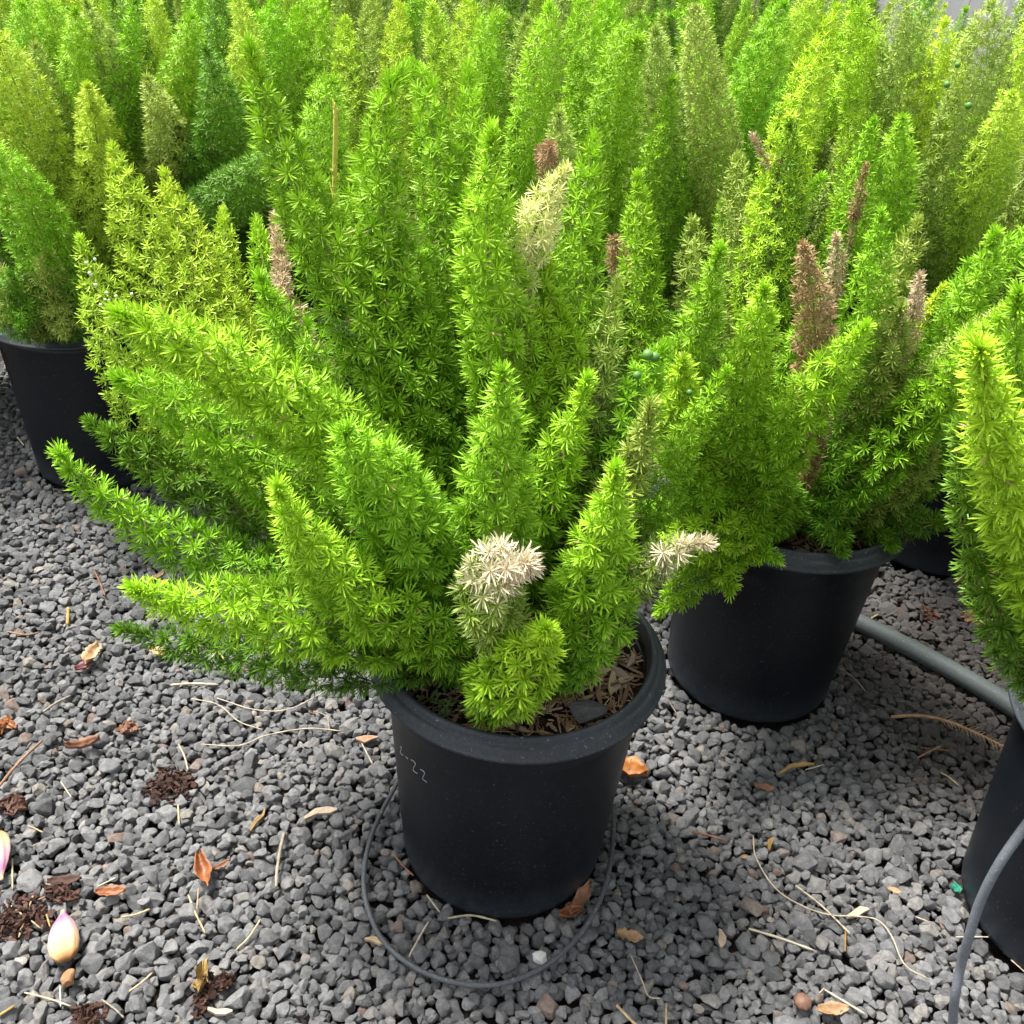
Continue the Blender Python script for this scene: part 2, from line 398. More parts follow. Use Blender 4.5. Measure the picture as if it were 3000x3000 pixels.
def mulch(n, seed):
    r = np.random.default_rng(seed); P = []
    for _ in range(n):
        a = r.uniform(0, 6.28); q = .152 * math.sqrt(r.uniform(0, 1)); L = r.uniform(.008, .030)
        P.append(chip_geo(r, L, r.uniform(.0015, .005), r.uniform(.0008, .002), (q * math.cos(a), q * math.sin(a), soil_z(q) + r.uniform(0, .005)), (r.normal(0, .3), r.normal(0, .28), r.uniform(0, 6.28))))
    return join_parts(P)
mulch_me = make_mesh('bark_mulch', *mulch(620, 4), M_chip)
def splinters(n, seed):
    r = np.random.default_rng(seed); P = []
    for _ in range(n):
        a = r.uniform(0, 6.28); q = .154 * math.sqrt(r.uniform(0, 1)); L = r.uniform(.006, .030)
        P.append(chip_geo(r, L, r.uniform(.0008, .0024), r.uniform(.0006, .0012), (q * math.cos(a), q * math.sin(a), soil_z(q) + r.uniform(.001, .008)), (r.normal(0, .4), r.normal(0, .35), r.uniform(0, 6.28))))
    return join_parts(P)
splint_me = make_mesh('dry_splinters', *splinters(330, 14), M_straw)
chip_me = []
for i in range(8):
    r = np.random.default_rng(50 + i); chip_me.append(make_mesh('wood_chip', *chip_geo(r, 1, .16 + .05 * (i % 3), .05, (0, 0, 0), (0, 0, 0)), [M_chip, M_chip2, M_straw, M_chip][i % 4]))

GROUP = 'foxtail ferns growing in black nursery pots'
def potted(x, y, label, detail=0, rot=0.0):
    root = bpy.data.objects.new('potted_fern', None); C.objects.link(root); root.location = (x, y, 0)
    root.empty_display_size = .1
    tag(root, label, 'potted plant', GROUP)
    p = link('pot', pot_body, root); p.rotation_euler[2] = rot
    link('rim', pot_rim, p)
    s = link('soil', soilm, root)
    if detail: 
        m = link('bark_mulch', mulch_me, s); m['kind'] = 'stuff'; m.rotation_euler[2] = rot
        m = link('dry_splinters', splint_me, s); m['kind'] = 'stuff'; m.rotation_euler[2] = rot
    if detail > 1:
        r = np.random.default_rng(11)
        for k in range(detail):
            a = r.uniform(-1.9, .7); q = r.uniform(.05, .148); L = r.uniform(.014, .042)
            link('wood_chip', chip_me[k % 8], s, (q * math.cos(a), q * math.sin(a), soil_z(q) + .003 + r.uniform(0, .005)), (r.normal(0, .4), r.normal(0, .25), r.uniform(0, 6.28)), L)
    return root

# ------------------------------------------------------------------ fronds
def frond_geo(P, W, nl=.018, m=20, sp=.026, nw=.0023, seed=0, inner=.5, z0=0.0, spread=100):
    r = np.random.default_rng(seed); n = 80
    X = catmull(np.c_[np.asarray(P, float), np.asarray(W, float)], n); P = X[:, :3]; W = np.maximum(X[:, 3], .004)
    T, A, B = frames(P); s = np.concatenate([[0], np.cumsum(np.linalg.norm(np.diff(P, axis=0), axis=1))]); L = s[-1]
    Rc = np.maximum(W / 2 - .62 * nl, .10 * nl)
    dens = np.maximum(2 * math.pi * (Rc + .25 * nl) / sp ** 2, .9 / sp) * np.interp(s / L, [0, .06, .2], [.2, .6, 1])
    cum = np.concatenate([[0], np.cumsum((dens[1:] + dens[:-1]) / 2 * np.diff(s))]); Nr = int(cum[-1])
    def sample(u, rad_f, mm, lenf, thmax, k0):
        K = len(u); ss = np.interp(u, cum, s) + r.normal(0, .003, K); ss = np.clip(ss, 0, L)
        it = lambda Q: np.stack([np.interp(ss, s, Q[:, c]) for c in range(3)], -1)
        p, Tt, Aa, Bb = it(P), it(T), it(A), it(B); R = np.interp(ss, s, Rc)
        al = (np.arange(K) + k0) * 2.39996 + r.normal(0, .25, K)
        Rad = Aa * np.cos(al)[:, None] + Bb * np.sin(al)[:, None]
        tt = ss / L; ph = np.radians(20 + 55 * tt ** 5) + r.normal(0, .18, K)
        D = Rad * np.cos(ph)[:, None] + Tt * np.sin(ph)[:, None]; D /= np.linalg.norm(D, axis=1)[:, None]
        c = p + Rad * (R * rad_f * r.uniform(.90, 1.06, K))[:, None] + Tt * (.25 * R)[:, None] * (1 - tt[:, None])
        a1 = np.cross(D, np.array([.3, .5, .81])); a1 /= np.linalg.norm(a1, axis=1)[:, None]; b1 = np.cross(D, a1)
        j = np.arange(mm); uu = (j + .5) / mm; th = np.arccos(1 - uu * (1 - math.cos(math.radians(thmax))))
        th = th[None] + r.normal(0, .07, (K, mm)); az = j[None] * 2.39996 + r.uniform(0, 6.28, (K, 1)) + r.normal(0, .2, (K, mm))
        d = D[:, None] * np.cos(th)[..., None] + np.sin(th)[..., None] * (a1[:, None] * np.cos(az)[..., None] + b1[:, None] * np.sin(az)[..., None])
        ln = nl * lenf * r.uniform(.72, 1.12, (K, mm)) * r.uniform(.85, 1.12, (K, 1))
        root = c[:, None] - D[:, None] * (nl * .45 * uu[None] * r.uniform(.4, 1.1, (K, mm)))[..., None]
        wv = np.cross(d, D[:, None] + r.normal(0, .35, (K, mm, 3))); wv /= np.linalg.norm(wv, axis=-1)[..., None] + 1e-9
        wd = (nw * r.uniform(.8, 1.15, (K, mm)))[..., None] * .5
        mid = root + d * (ln * .80)[..., None]; tip = root + (d + D[:, None] * .07 * r.normal(.6, 1, (K, mm))[..., None]) * ln[..., None]
        V = np.stack([root - wv * wd * .7, root + wv * wd * .7, mid + wv * wd, tip, mid - wv * wd], -2).reshape(-1, 3)
        ra = np.clip(r.uniform(0, 1, (K, mm)) * .6 + r.uniform(0, 1, (K, 1)) * .4, 0, 1); ra = np.where(r.uniform(0, 1, (K, mm)) > .994, 1, ra)
        zz = np.broadcast_to(tt[:, None], (K, mm))
        al_ = np.array([0, 0, .8, 1, .8])
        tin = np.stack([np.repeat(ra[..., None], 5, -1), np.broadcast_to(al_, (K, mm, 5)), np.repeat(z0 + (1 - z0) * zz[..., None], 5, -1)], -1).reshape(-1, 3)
        return V, tin
    parts = [sample(np.arange(Nr) + .5, 1, m, 1, spread, 0)]
    if inner: parts.append(sample((np.arange(int(Nr * inner)) + .5) / inner, .45, max(6, m // 2), 1.0, 110, 7))
    parts.append(sample(cum[-1] - np.array([.01, .02, .5, 1, 2]), .3, m, .9, 80, 3))
    V = np.vstack([a for a, b in parts]); tin = np.vstack([b for a, b in parts]); k = len(V) // 5
    b = np.arange(k)[:, None] * 5
    return V, [np.hstack([b, b + 1, b + 2, b + 4]), np.hstack([b + 4, b + 2, b + 3])], tin, X

NAMES = {'T': 'dead tan frond', 'B': 'dead brown frond', 'P': 'pale cream frond', 'V': 'bright yellow tipped frond', 'Q': 'frond with a bleached dead tip', 'D': 'dull olive frond', 'Y': 'yellow green frond', 'K': None, 'G': None, 'L': None}
tri_count = 0
seedc = [1000]
def frond(root, pix, yt, yb, cls, style='ros', base=None, stem=True, **kw):
    """pix: (px, py, width px) from tip to base; world depth goes from yt (tip) to yb"""
    seedc[0] += 1
    rl = root.location; n = len(pix); P = []; W = []
    for i, (px, py, wpx) in enumerate(pix):
        f = i / max(1, n - 1); Y = yt + (yb - yt) * f
        q = at_y(px, py, Y); dist = (q - Vector((0, 0, CAMZ))).dot(fwd); P.append(q - rl); W.append(wpx / FPX * dist * (.90 if i < n - 1 else .75))
    if base is None:
        q = P[-1]; h = Vector((q.x, q.y, 0)); 
        if h.length > .09: h = h.normalized() * .09
        b = Vector((h.x * .8, h.y * .8, PH - .03))
    else: b = Vector(base)
    if (P[-1] - b).length > .05: P.append(b); W.append(max(.03, W[-1] * .55))
    P = P[::-1]; W = W[::-1]
    a = dict(nl=.0156, m=32, sp=.0222, nw=.0015)
    if style == 'fine': a = dict(nl=.0105, m=15, sp=.0150, nw=.0014, inner=.6, spread=115)
    if style == 'mid': a = dict(nl=.0130, m=20, sp=.0185, nw=.0015)
    a.update(kw)
    V, F, tin, X = frond_geo(P, W, seed=seedc[0], **a)
    o = link('frond', make_mesh('frond', V, F, NM[cls], False, tin), root)
    if NAMES.get(cls): o['label'] = NAMES[cls]
    if stem:
        V, F = tube(X[::8, :3], np.linspace(.0028, .0009, len(X[::8])), 6); link('stem', make_mesh('stem', V, F, M_stem, True), o)
    return o

# ---- front fern
LAB = {
 1: 'foxtail fern in the foremost black pot, bleached needles above its rim',
 2: 'foxtail fern with a dead brown upright frond, its pot beside the grey pipe',
 3: 'foxtail fern in the black pot cut off by the frame behind the thin grey hose',
 0: 'foxtail fern in the black pot partly hidden behind the foremost one, gravel along its base',
}
f1 = potted(*POTS[1], LAB[1], 150)
A = lambda *a, **k: frond(f1, *a, **k)
A([(728,125,50),(765,260,120),(820,430,180),(900,620,240),(1010,830,290),(1130,1050,300),(1270,1300,290),(1380,1520,260)], 1.06, .98, 'G')
A([(1185,200,70),(1140,260,110),(1115,400,160),(1120,600,210),(1160,850,260),(1240,1100,280),(1340,1380,260)], 1.10, 1.0, 'G')
A([(1200,185,80),(1245,270,130),(1270,420,160),(1290,600,180),(1310,850,200),(1380,1200,220)], 1.22, 1.06, 'G', 'mid')
A([(1370,190,50),(1372,330,110),(1385,520,160),(1400,720,190),(1420,1000,200)], 1.25, 1.06, 'G', 'mid')
A([(1440,375,60),(1438,490,130),(1425,640,210),(1435,800,260),(1470,980,280),(1490,1200,290),(1490,1450,270)], 1.0, .98, 'L')
A([(1080,410,50),(1060,540,130),(1075,700,190),(1120,900,240),(1200,1150,250),(1330,1450,240)], 1.12, 1.0, 'G')
A([(325,425,50),(370,560,150),(430,740,230),(520,920,290),(640,1130,300),(820,1350,280),(1150,1640,220)], 1.22, 1.05, 'Y', 'fine')
A([(478,500,50),(520,640,150),(575,820,220),(650,1000,270),(780,1230,280),(1000,1480,240)], 1.25, 1.05, 'Y', 'fine')
A([(228,690,40),(270,800,110),(320,950,190),(390,1110,230),(500,1260,250),(700,1420,240),(1050,1660,200)], 1.08, 1.02, 'Y', 'fine')
A([(340,915,100),(470,975,200),(640,1060,270),(820,1170,310),(1000,1310,310),(1170,1470,290),(1330,1680,250)], .84, .92, 'L', nl=.0172, nw=.0017)
A([(330,1100,80),(480,1160,200),(650,1280,250),(850,1430,270),(1080,1600,260)], .95, .97, 'G')
A([(1000,1255,120),(1060,1340,240),(1140,1460,300),(1210,1600,310),(1290,1750,270)], .80, .86, 'G', nl=.0162)
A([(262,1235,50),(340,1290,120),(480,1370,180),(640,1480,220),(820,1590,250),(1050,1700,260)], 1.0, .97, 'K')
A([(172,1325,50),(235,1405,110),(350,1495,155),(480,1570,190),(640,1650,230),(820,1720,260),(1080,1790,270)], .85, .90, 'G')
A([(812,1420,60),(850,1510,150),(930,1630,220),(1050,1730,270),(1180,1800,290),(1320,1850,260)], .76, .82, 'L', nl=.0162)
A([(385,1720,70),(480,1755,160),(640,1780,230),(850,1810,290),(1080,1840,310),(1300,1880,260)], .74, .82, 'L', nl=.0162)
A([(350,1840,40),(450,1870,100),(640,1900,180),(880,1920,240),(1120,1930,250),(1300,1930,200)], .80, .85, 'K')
A([(1470,1085,50),(1470,1190,150),(1460,1330,240),(1450,1480,300),(1455,1620,270),(1470,1760,200)], .82, .88, 'G', nl=.0162)
A([(1722,1100,50),(1690,1210,120),(1640,1330,180),(1590,1450,220),(1550,1600,220)], .90, .92, 'L')
A([(1805,1365,60),(1790,1480,150),(1760,1610,250),(1735,1740,310),(1710,1850,320),(1680,1950,240)], .82, .86, 'L', nl=.0162)
A([(1560,1655,110),(1500,1645,180),(1440,1680,230),(1435,1780,260),(1470,1870,230)], .74, .80, 'Q', nl=.0162)
A([(1600,1840,80),(1580,1890,180),(1535,1945,260),(1480,2000,290),(1450,2040,250)], .745, .79, 'L', base=(-.035, -.105, PH - .03), nl=.0172, nw=.0017, m=34)
A([(2070,1590,50),(2010,1600,100),(1940,1630,130),(1880,1690,160),(1800,1760,150)], .86, .90, 'Q')
A([(1905,1185,50),(1885,1280,120),(1830,1410,170),(1770,1530,190),(1690,1660,190)], .93, .93, 'D')
A([(1810,815,40),(1790,900,80),(1770,1010,150),(1740,1150,200),(1690,1350,210),(1620,1580,200)], 1.05, .98, 'D', 'mid')
A([(1640,900,60),(1650,1020,180),(1640,1200,250),(1600,1400,260)], 1.02, .97, 'G')
A([(1950,1010,60),(1900,1090,150),(1850,1230,210),(1790,1400,220),(1700,1600,210)], 1.02, .96, 'G')
A([(1660,488,30),(1625,545,110),(1582,630,170),(1552,730,180),(1540,830,120)], 1.02, 1.01, 'P', 'fine', m=18, nl=.0115, sp=.0140)
A([(1742,395,50),(1725,500,120),(1705,640,170),(1700,800,190),(1680,1000,210),(1620,1300,210)], 1.15, 1.03, 'G', 'mid')
A([(760,810,50),(800,900,130),(890,1030,200),(1000,1170,240),(1140,1350,240),(1290,1560,220)], 1.05, 1.0, 'G')
A([(652,612,35),(658,700,90),(670,830,130),(720,980,160),(850,1180,170),(1100,1480,160)], 1.30, 1.08, 'Y', 'fine')
A([(752,640,35),(760,710,90),(790,830,140),(860,1000,170),(1000,1250,180)], 1.28, 1.08, 'G', 'fine')
A([(803,625,25),(812,700,60),(830,790,80),(870,920,90)], 1.26, 1.12, 'T', 'fine')
A([(1110,1085,60),(1140,1200,140),(1200,1340,190),(1290,1500,210)], .98, .95, 'G')
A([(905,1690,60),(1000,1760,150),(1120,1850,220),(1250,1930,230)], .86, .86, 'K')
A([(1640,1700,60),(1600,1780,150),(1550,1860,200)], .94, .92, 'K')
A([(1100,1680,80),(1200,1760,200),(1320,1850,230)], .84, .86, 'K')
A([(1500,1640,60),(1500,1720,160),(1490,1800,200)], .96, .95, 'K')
A([(1560,640,60),(1565,780,160),(1570,950,210),(1560,1150,220),(1530,1400,210)], 1.06, .98, 'L')
# thin new shoot
P = [np.array(at_y(a, b, 1.08) - f1.location) for a, b in ((980, 300), (984, 350), (983, 420), (981, 500), (979, 580), (977, 660))]
parts = [tube(P[::-1], [.0020, .0023, .0026, .0028, .0024, .0009], 7, 24)]
for k in range(46):
    f = rnd.uniform(.0, .98); b = catmull(np.array(P[::-1]), 100)[int(f * 99)]; a = rnd.uniform(0, 6.28); s_ = (.006 + .020 * max(0, .55 - f))
    parts.append(tube([b, b + np.array([math.cos(a) * s_ * .42, math.sin(a) * s_ * .42, s_])], [.0011, .0003], 4))
o = link('shoot', make_mesh('shoot', *join_parts(parts), M_drystem, True), f1); o['label'] = 'thin bare yellow shoot'
bm = bmesh.new(); bmesh.ops.create_icosphere(bm, subdivisions=4, radius=1); sph = bpy.data.meshes.new('berry'); bm.to_mesh(sph); bm.free()
for p_ in sph.polygons: p_.use_smooth = True
sph.materials.append(M_berry); wsph = sph.copy(); wsph.materials[0] = M_wberry
def berry(root, px, py, Y, rpx, me=sph):
    q = at_y(px, py, Y); dist = (q - Vector((0, 0, CAMZ))).dot(fwd)
    o = link('berry', me, root, q - root.location, None, .8 * rpx / FPX * dist)
    if me is wsph: o['label'] = 'small white berry'
    return o
for b in ((1898, 1040, .96, 21), (1918, 1046, .975, 19), (1866, 1100, .96, 16), (2020, 1150, 1.0, 12)): berry(f1, *b)
for b in ((253, 770, 6), (262, 800, 6), (278, 760, 6), (280, 835, 7), (340, 868, 6), (312, 858, 6), (311, 893, 6), (308, 878, 5), (386, 862, 6), (295, 893, 6), (266, 805, 6), (320, 880, 6)): berry(f1, b[0], b[1], 1.0, b[2], wsph)
# scratched figures on the pot: 2-22
def on_pot(px, py):
    d = ray(px, py); o = Vector((0, 0, CAMZ)); lo = None
    for k in range(4000):
        tt = .6 + k * .0003; q = o + d * tt; 
        if math.hypot(q.x - POTS[1][0], q.y - POTS[1][1]) < RB + (RT - RB) * q.z / PH + .0008: return q - f1.location
    return None
marks = [[(1173,2186),(1176,2192),(1174,2200),(1174,2207),(1181,2213)], [(1188,2216),(1195,2223)],
         [(1204,2226),(1212,2230),(1217,2239),(1212,2248),(1211,2256),(1217,2263),(1223,2266)],
         [(1231,2254),(1239,2258),(1244,2265),(1241,2273),(1238,2281),(1244,2287),(1251,2292)]]
potobj = [c_ for c_ in f1.children if c_.name.startswith('pot')][0]
for s_ in marks:
    q = [on_pot(*a) for a in s_]
    if all(q):
        V, F = tube([np.array(v) for v in q], .0005, 5, 20); o = link('figure', make_mesh('figure', V, F, M_mark, True), potobj)

# ---- second fern
f2 = potted(*POTS[2], LAB[2], 40, 1.0)
A = lambda *a, **k: frond(f2, *a, **k)
A([(2540,950,50),(2460,1060,160),(2360,1190,210),(2270,1320,240),(2200,1440,250),(2230,1530,220)], 1.10, 1.22, 'L')
A([(1930,1800,50),(1990,1730,140),(2090,1620,210),(2200,1520,240),(2300,1470,220)], 1.12, 1.22, 'G')
A([(2280,1640,50),(2200,1590,140),(2200,1500,190),(2290,1440,200)], 1.12, 1.22, 'G')
A([(1905,1610,50),(1990,1590,150),(2100,1550,210),(2220,1490,220)], 1.06, 1.2, 'L')
A([(2140,1740,50),(2120,1650,160),(2160,1560,210),(2270,1480,210)], 1.10, 1.2, 'G')
A([(1870,1490,50),(1950,1500,140),(2060,1500,190),(2200,1480,200)], 1.12, 1.24, 'G')
A([(2050,1390,60),(2080,1480,180),(2160,1520,230),(2270,1500,220)], 1.14, 1.22, 'G')
A([(2965,885,50),(2880,990,140),(2780,1120,180),(2660,1250,210),(2540,1370,230),(2430,1460,230)], 1.15, 1.24, 'L')
A([(2238,838,60),(2225,940,140),(2190,1070,190),(2150,1210,230),(2150,1360,240),(2240,1480,220)], 1.14, 1.22, 'L')
A([(2730,1330,60),(2670,1380,150),(2580,1450,190),(2480,1490,190)], 1.20, 1.26, 'D')
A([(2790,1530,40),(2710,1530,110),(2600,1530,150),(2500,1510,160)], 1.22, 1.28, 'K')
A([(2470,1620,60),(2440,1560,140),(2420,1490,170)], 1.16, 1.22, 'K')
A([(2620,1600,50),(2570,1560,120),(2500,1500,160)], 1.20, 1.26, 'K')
A([(2352,715,50),(2370,800,110),(2386,920,150),(2388,1050,160),(2382,1150,150),(2390,1300,100)], 1.16, 1.22, 'B', 'fine')
A([(2450,690,35),(2450,770,80),(2430,880,80),(2400,1000,60)], 1.3, 1.3, 'T', 'fine')
A([(2582,620,40),(2565,740,120),(2545,880,170),(2520,1020,200),(2490,1180,220),(2450,1350,220)], 1.25, 1.26, 'G', 'mid')
A([(2690,640,40),(2660,720,110),(2620,820,140),(2580,950,150),(2520,1150,160)], 1.35, 1.30, 'D', 'mid')
A([(2695,805,35),(2680,900,80),(2645,1010,100),(2600,1120,90)], 1.2, 1.3, 'T', 'fine')
A([(2765,835,25),(2725,900,60),(2690,970,60)], 1.28, 1.28, 'V', 'fine')
A([(2915,680,50),(2880,800,120),(2820,940,170),(2740,1080,200),(2640,1220,220),(2540,1360,210)], 1.28, 1.28, 'G')
A([(2455,20,50),(2400,150,110),(2345,320,160),(2300,500,190),(2260,700,210),(2230,900,210),(2260,1150,210)], 1.50, 1.34, 'V', 'fine')
A([(2205,395,25),(2228,440,50),(2255,490,50),(2280,560,40)], 1.42, 1.40, 'T', 'fine')
A([(2535,485,25),(2522,560,60),(2500,640,60),(2490,700,40)], 1.52, 1.50, 'B', 'fine')
A([(2110,720,50),(2085,830,110),(2045,980,170),(2000,1130,200),(1990,1300,200),(2120,1430,190)], 1.16, 1.22, 'G')
A([(2000,1050,60),(1990,1180,170),(2010,1330,210),(2120,1440,210)], 1.12, 1.2, 'L')
A([(1868,510,40),(1870,620,110),(1875,780,160),(1880,950,190),(1960,1180,180),(2150,1400,160)], 1.4, 1.28, 'G', 'mid')
A([(2370,900,50),(2350,1010,140),(2330,1140,180),(2330,1280,200)], 1.30, 1.30, 'G')
A([(2030,640,50),(2035,760,140),(2060,920,170),(2130,1120,190),(2230,1330,190)], 1.4, 1.32, 'D', 'mid')
A([(2160,450,50),(2165,600,140),(2180,800,180),(2210,1000,190),(2270,1250,190)], 1.5, 1.36, 'D', 'fine')
A([(2790,1050,60),(2740,1160,150),(2660,1280,190),(2560,1400,200)], 1.22, 1.26, 'D')
A([(2880,1180,50),(2820,1270,130),(2720,1380,180),(2600,1450,190)], 1.26, 1.3, 'G')
A([(2640,900,50),(2610,1010,140),(2570,1130,180),(2520,1280,200)], 1.22, 1.25, 'D')
for b in ((2775, 248, 1.55, 12), (2838, 310, 1.55, 13), (2806, 190, 1.55, 11)): berry(f2, *b)

# ---- fern at the right edge
f3 = potted(*POTS[3], LAB[3], 0, 2.0)
A = lambda *a, **k: frond(f3, *a, **k)
A([(2868,1015,80),(2890,1150,180),(2935,1330,250),(3000,1520,290),(3070,1720,290),(3150,1930,260)], .68, .76, 'L', nl=.0172, nw=.0017)
A([(2815,1240,50),(2825,1400,130),(2860,1560,170),(2905,1720,190),(2960,1880,190),(3050,2020,180)], .76, .80, 'K')
A([(2985,850,60),(2975,1000,140),(2990,1200,200),(3040,1450,240),(3100,1700,240)], .80, .82, 'G')
A([(3050,700,80),(3060,1000,220),(3090,1400,280),(3120,1800,260)], .85, .85, 'G')
for k in range(9):
    x = 3120 + k * 60; A([(x, 800 + (k % 3) * 160, 70), (x, 1100 + (k % 3) * 100, 200), (x - 40, 1500, 240), (x - 90, 1900, 220)], .8 + .05 * (k % 4), .86, 'GLD'[k % 3])

# ---- left fern behind
f0 = potted(*POTS[0], LAB[0], 0, .5)
A = lambda *a, **k: frond(f0, *a, **k)
A([(-20,430,70),(40,520,170),(100,640,220),(150,760,220),(160,860,180)], 1.55, 1.68, 'G', 'mid')
A([(140,745,50),(138,820,140),(130,910,170),(110,960,130)], 1.60, 1.66, 'D', 'mid')
A([(270,300,50),(285,420,130),(290,560,180),(270,700,190),(230,840,170)], 1.72, 1.74, 'Y', 'mid')
A([(-20,90,80),(25,200,170),(75,330,210),(120,500,210),(150,700,190)], 1.72, 1.76, 'Y', 'mid')
A([(100,130,60),(120,260,150),(170,420,180),(200,600,190),(190,800,180)], 1.85, 1.80, 'D', 'mid')
A([(60,960,50),(70,900,130),(90,850,150)], 1.54, 1.64, 'K', 'mid')
A([(190,985,50),(180,920,140),(160,860,150)], 1.56, 1.64, 'D', 'mid')
A([(-10,960,50),(10,880,140),(50,830,150)], 1.54, 1.64, 'D', 'mid')
A([(30,800,60),(40,880,150),(60,950,150)], 1.58, 1.64, 'K', 'mid')
A([(230,820,60),(220,890,140),(190,950,150)], 1.60, 1.66, 'K', 'mid')
A([(330,480,50),(340,600,140),(330,740,170),(270,880,160)], 1.78, 1.76, 'G', 'mid')

# ---- generic fronds shared by the ferns further back
def generic(tilt, L, Wd, hook, seed, style):
    P = []; n = 7; a = math.radians(tilt); x = z = 0.0
    P.append((0, 0, 0))
    for i in range(1, n):
        f = i / (n - 1); aa = a * (1 - .55 * f) + hook * max(0, f - .75) * 4
        x += math.sin(aa) * L / (n - 1); z += math.cos(aa) * L / (n - 1); P.append((x, math.sin(f * 3 + seed) * .012, z))
    W = [.03, Wd * .8, Wd, Wd, Wd * .93, Wd * .74, Wd * .34]
    a_ = dict(mid=dict(nl=.0155, m=18, sp=.0225, nw=.0021), fine=dict(nl=.0125, m=14, sp=.0185, nw=.0019, inner=.5, spread=115))[style]
    W = [q * 1.0 for q in W]
    V, F, tin, X = frond_geo(P, W, seed=seed, **a_)
    return make_mesh('frond', V, F, NM['G'], False, tin)
VAR = []
for i, (ti, L, Wd, hk, st) in enumerate([(8, .66, .085, 0, 'mid'), (14, .58, .080, .9, 'mid'), (18, .66, .085, .2, 'fine'), (24, .62, .085, -.2, 'mid'), (31, .62, .08, 0, 'fine'), (38, .58, .085, .3, 'mid'),
                                       (46, .54, .085, 0, 'mid'), (54, .50, .08, -.3, 'fine'), (64, .44, .08, 0, 'mid'), (76, .36, .08, -.3, 'mid')]):
    VAR.append((ti, generic(ti, L, Wd, hk, 300 + i, st)))
def fill(root, n, seed, classes, tmin=0, tmax=70, azr=None, smin=.85, smax=1.15, toward=None):
    r = np.random.default_rng(seed)
    for k in range(n):
        f = (k + .5) / n; ti = tmin + (tmax - tmin) * f ** .75
        v = min(range(len(VAR)), key=lambda q: abs(VAR[q][0] - ti + r.normal(0, 5)))
        az = k * 2.39996 + r.normal(0, .25)
        if azr: az = azr[0] + (azr[1] - azr[0]) * ((k * .618) % 1) + r.normal(0, .1)
        q = .02 + .07 * f
        o = link('frond', VAR[v][1], root, (q * math.cos(az), q * math.sin(az), PH - .04), (r.normal(0, .13), r.normal(0, .13), az), float(r.uniform(smin, smax)))
        cl = classes[int(r.integers(0, len(classes)))]
        o.material_slots[0].link = 'OBJECT'; o.material_slots[0].material = NM[cl]
        if NAMES.get(cl): o['label'] = NAMES[cl]
fill(f1, 3, 21, 'GGL', 5, 45, (-.2, 3.3), .6, .85)
fill(f2, 10, 22, 'GGDKG', 5, 50, (-.3, 3.4), .7, 1.0)
fill(f0, 12, 23, 'GGYD', 0, 50, (-.2, 3.3), .9, 1.1)
fill(f3, 16, 24, 'GGDL', 5, 50, (-1.2, 1.9), .7, 1.0)

BACK = [
 (.90, 1.80, 'GDGY', 'foxtail fern whose pot stands in deep shade beyond the grey pipe'),
 (.12, 1.72, 'GGGLD', 'foxtail fern directly behind the foremost one, brown tuft near its middle'),
 (-.33, 2.05, 'GGKDD', 'dark green foxtail fern behind the left shoulder of the foremost one'),
 (-.90, 2.40, 'GVYDG', 'foxtail fern standing behind the left pot beside the gravel, yellow tipped'),
 (.48, 2.05, 'GGDY', 'foxtail fern in second row behind the one with the dead brown frond'),
 (1.02, 2.42, 'DDYV', 'olive foxtail fern with round green berries near the white wall'),
 (-.02, 2.42, 'DDGG', 'dull olive foxtail fern in the second row behind the foremost one'),
 (-.52, 2.75, 'GYDG', 'foxtail fern in the back rows at upper left, light green'),
 (.50, 2.75, 'GGGL', 'foxtail fern in the third row behind the centre, fresh green'),
 (1.40, 1.55, 'GGDY', 'foxtail fern at right end of the row, behind the hose pot'),
 (1.52, 2.30, 'YYVD', 'yellow green foxtail fern at the end of the row nearest the white wall'),
 (-1.42, 2.10, 'GGYV', 'foxtail fern at the left end of the row, mostly out of frame'),
 (-1.45, 2.90, 'GKGY', 'foxtail fern in the far upper left corner'),
 (-.98, 3.10, 'GGKD', 'foxtail fern in the back row between the upper left ones'),
 (.05, 3.10, 'GDDK', 'foxtail fern at the top centre behind the dull olive one'),
 (1.05, 3.05, 'GGYD', 'foxtail fern in the back row left of the white wall'),
 (-.45, 3.45, 'DDGK', 'olive foxtail fern in the last row left of centre'),
 (.55, 3.45, 'GGYK', 'foxtail fern in the last row right of centre'),
 (-1.60, 3.60, 'GDGK', 'foxtail fern in the last row at far left'),
 (0.05, 3.95, 'GDKY', 'foxtail fern behind all the others at top centre'),
 (-.95, 4.00, 'GDKY', 'foxtail fern behind all the others at top left'),
 (1.05, 3.75, 'GDKY', 'foxtail fern behind all the others at top right'),
 (-.45, 4.6, 'GDK', 'farthest foxtail fern left of the centre line'),
 (.55, 4.5, 'GDK', 'farthest foxtail fern right of the centre line'),
 (-1.6, 4.6, 'GDK', 'farthest foxtail fern at the left edge'),
 (1.33, 1.12, 'GGDK', 'unseen foxtail fern added beyond the right edge of the picture for its shade, level with the hose pot'),  # out of view, added to darken the gravel between the right pots
 (1.15, 4.55, 'GDY', 'farthest foxtail fern to the right, just before the white wall'),
 (.05, 5.3, 'GDK', 'foxtail fern barely showing at the very top centre'),
 (.85, 5.45, 'GDK', 'foxtail fern barely showing at the top, left of the white wall'),
 (-.75, 5.4, 'GDK', 'foxtail fern barely showing at the very top left'),
]
backs = []
for i, (x, y, cl, lab) in enumerate(BACK):
    p_ = potted(x, y, lab, 0, i * 1.3); backs.append(p_)
    k_ = .86 if x > 1.1 and y > 2 else 1
    if i in (0, 1, 2, 4): fill(p_, 12, 400 + i, cl, 4, 50, (-.2, 3.3), .85, 1.0); continue
    fill(p_, 24 if y < 3.3 else 20, 400 + i, cl, 4, 74, None, .88 * k_, 1.2 * k_)

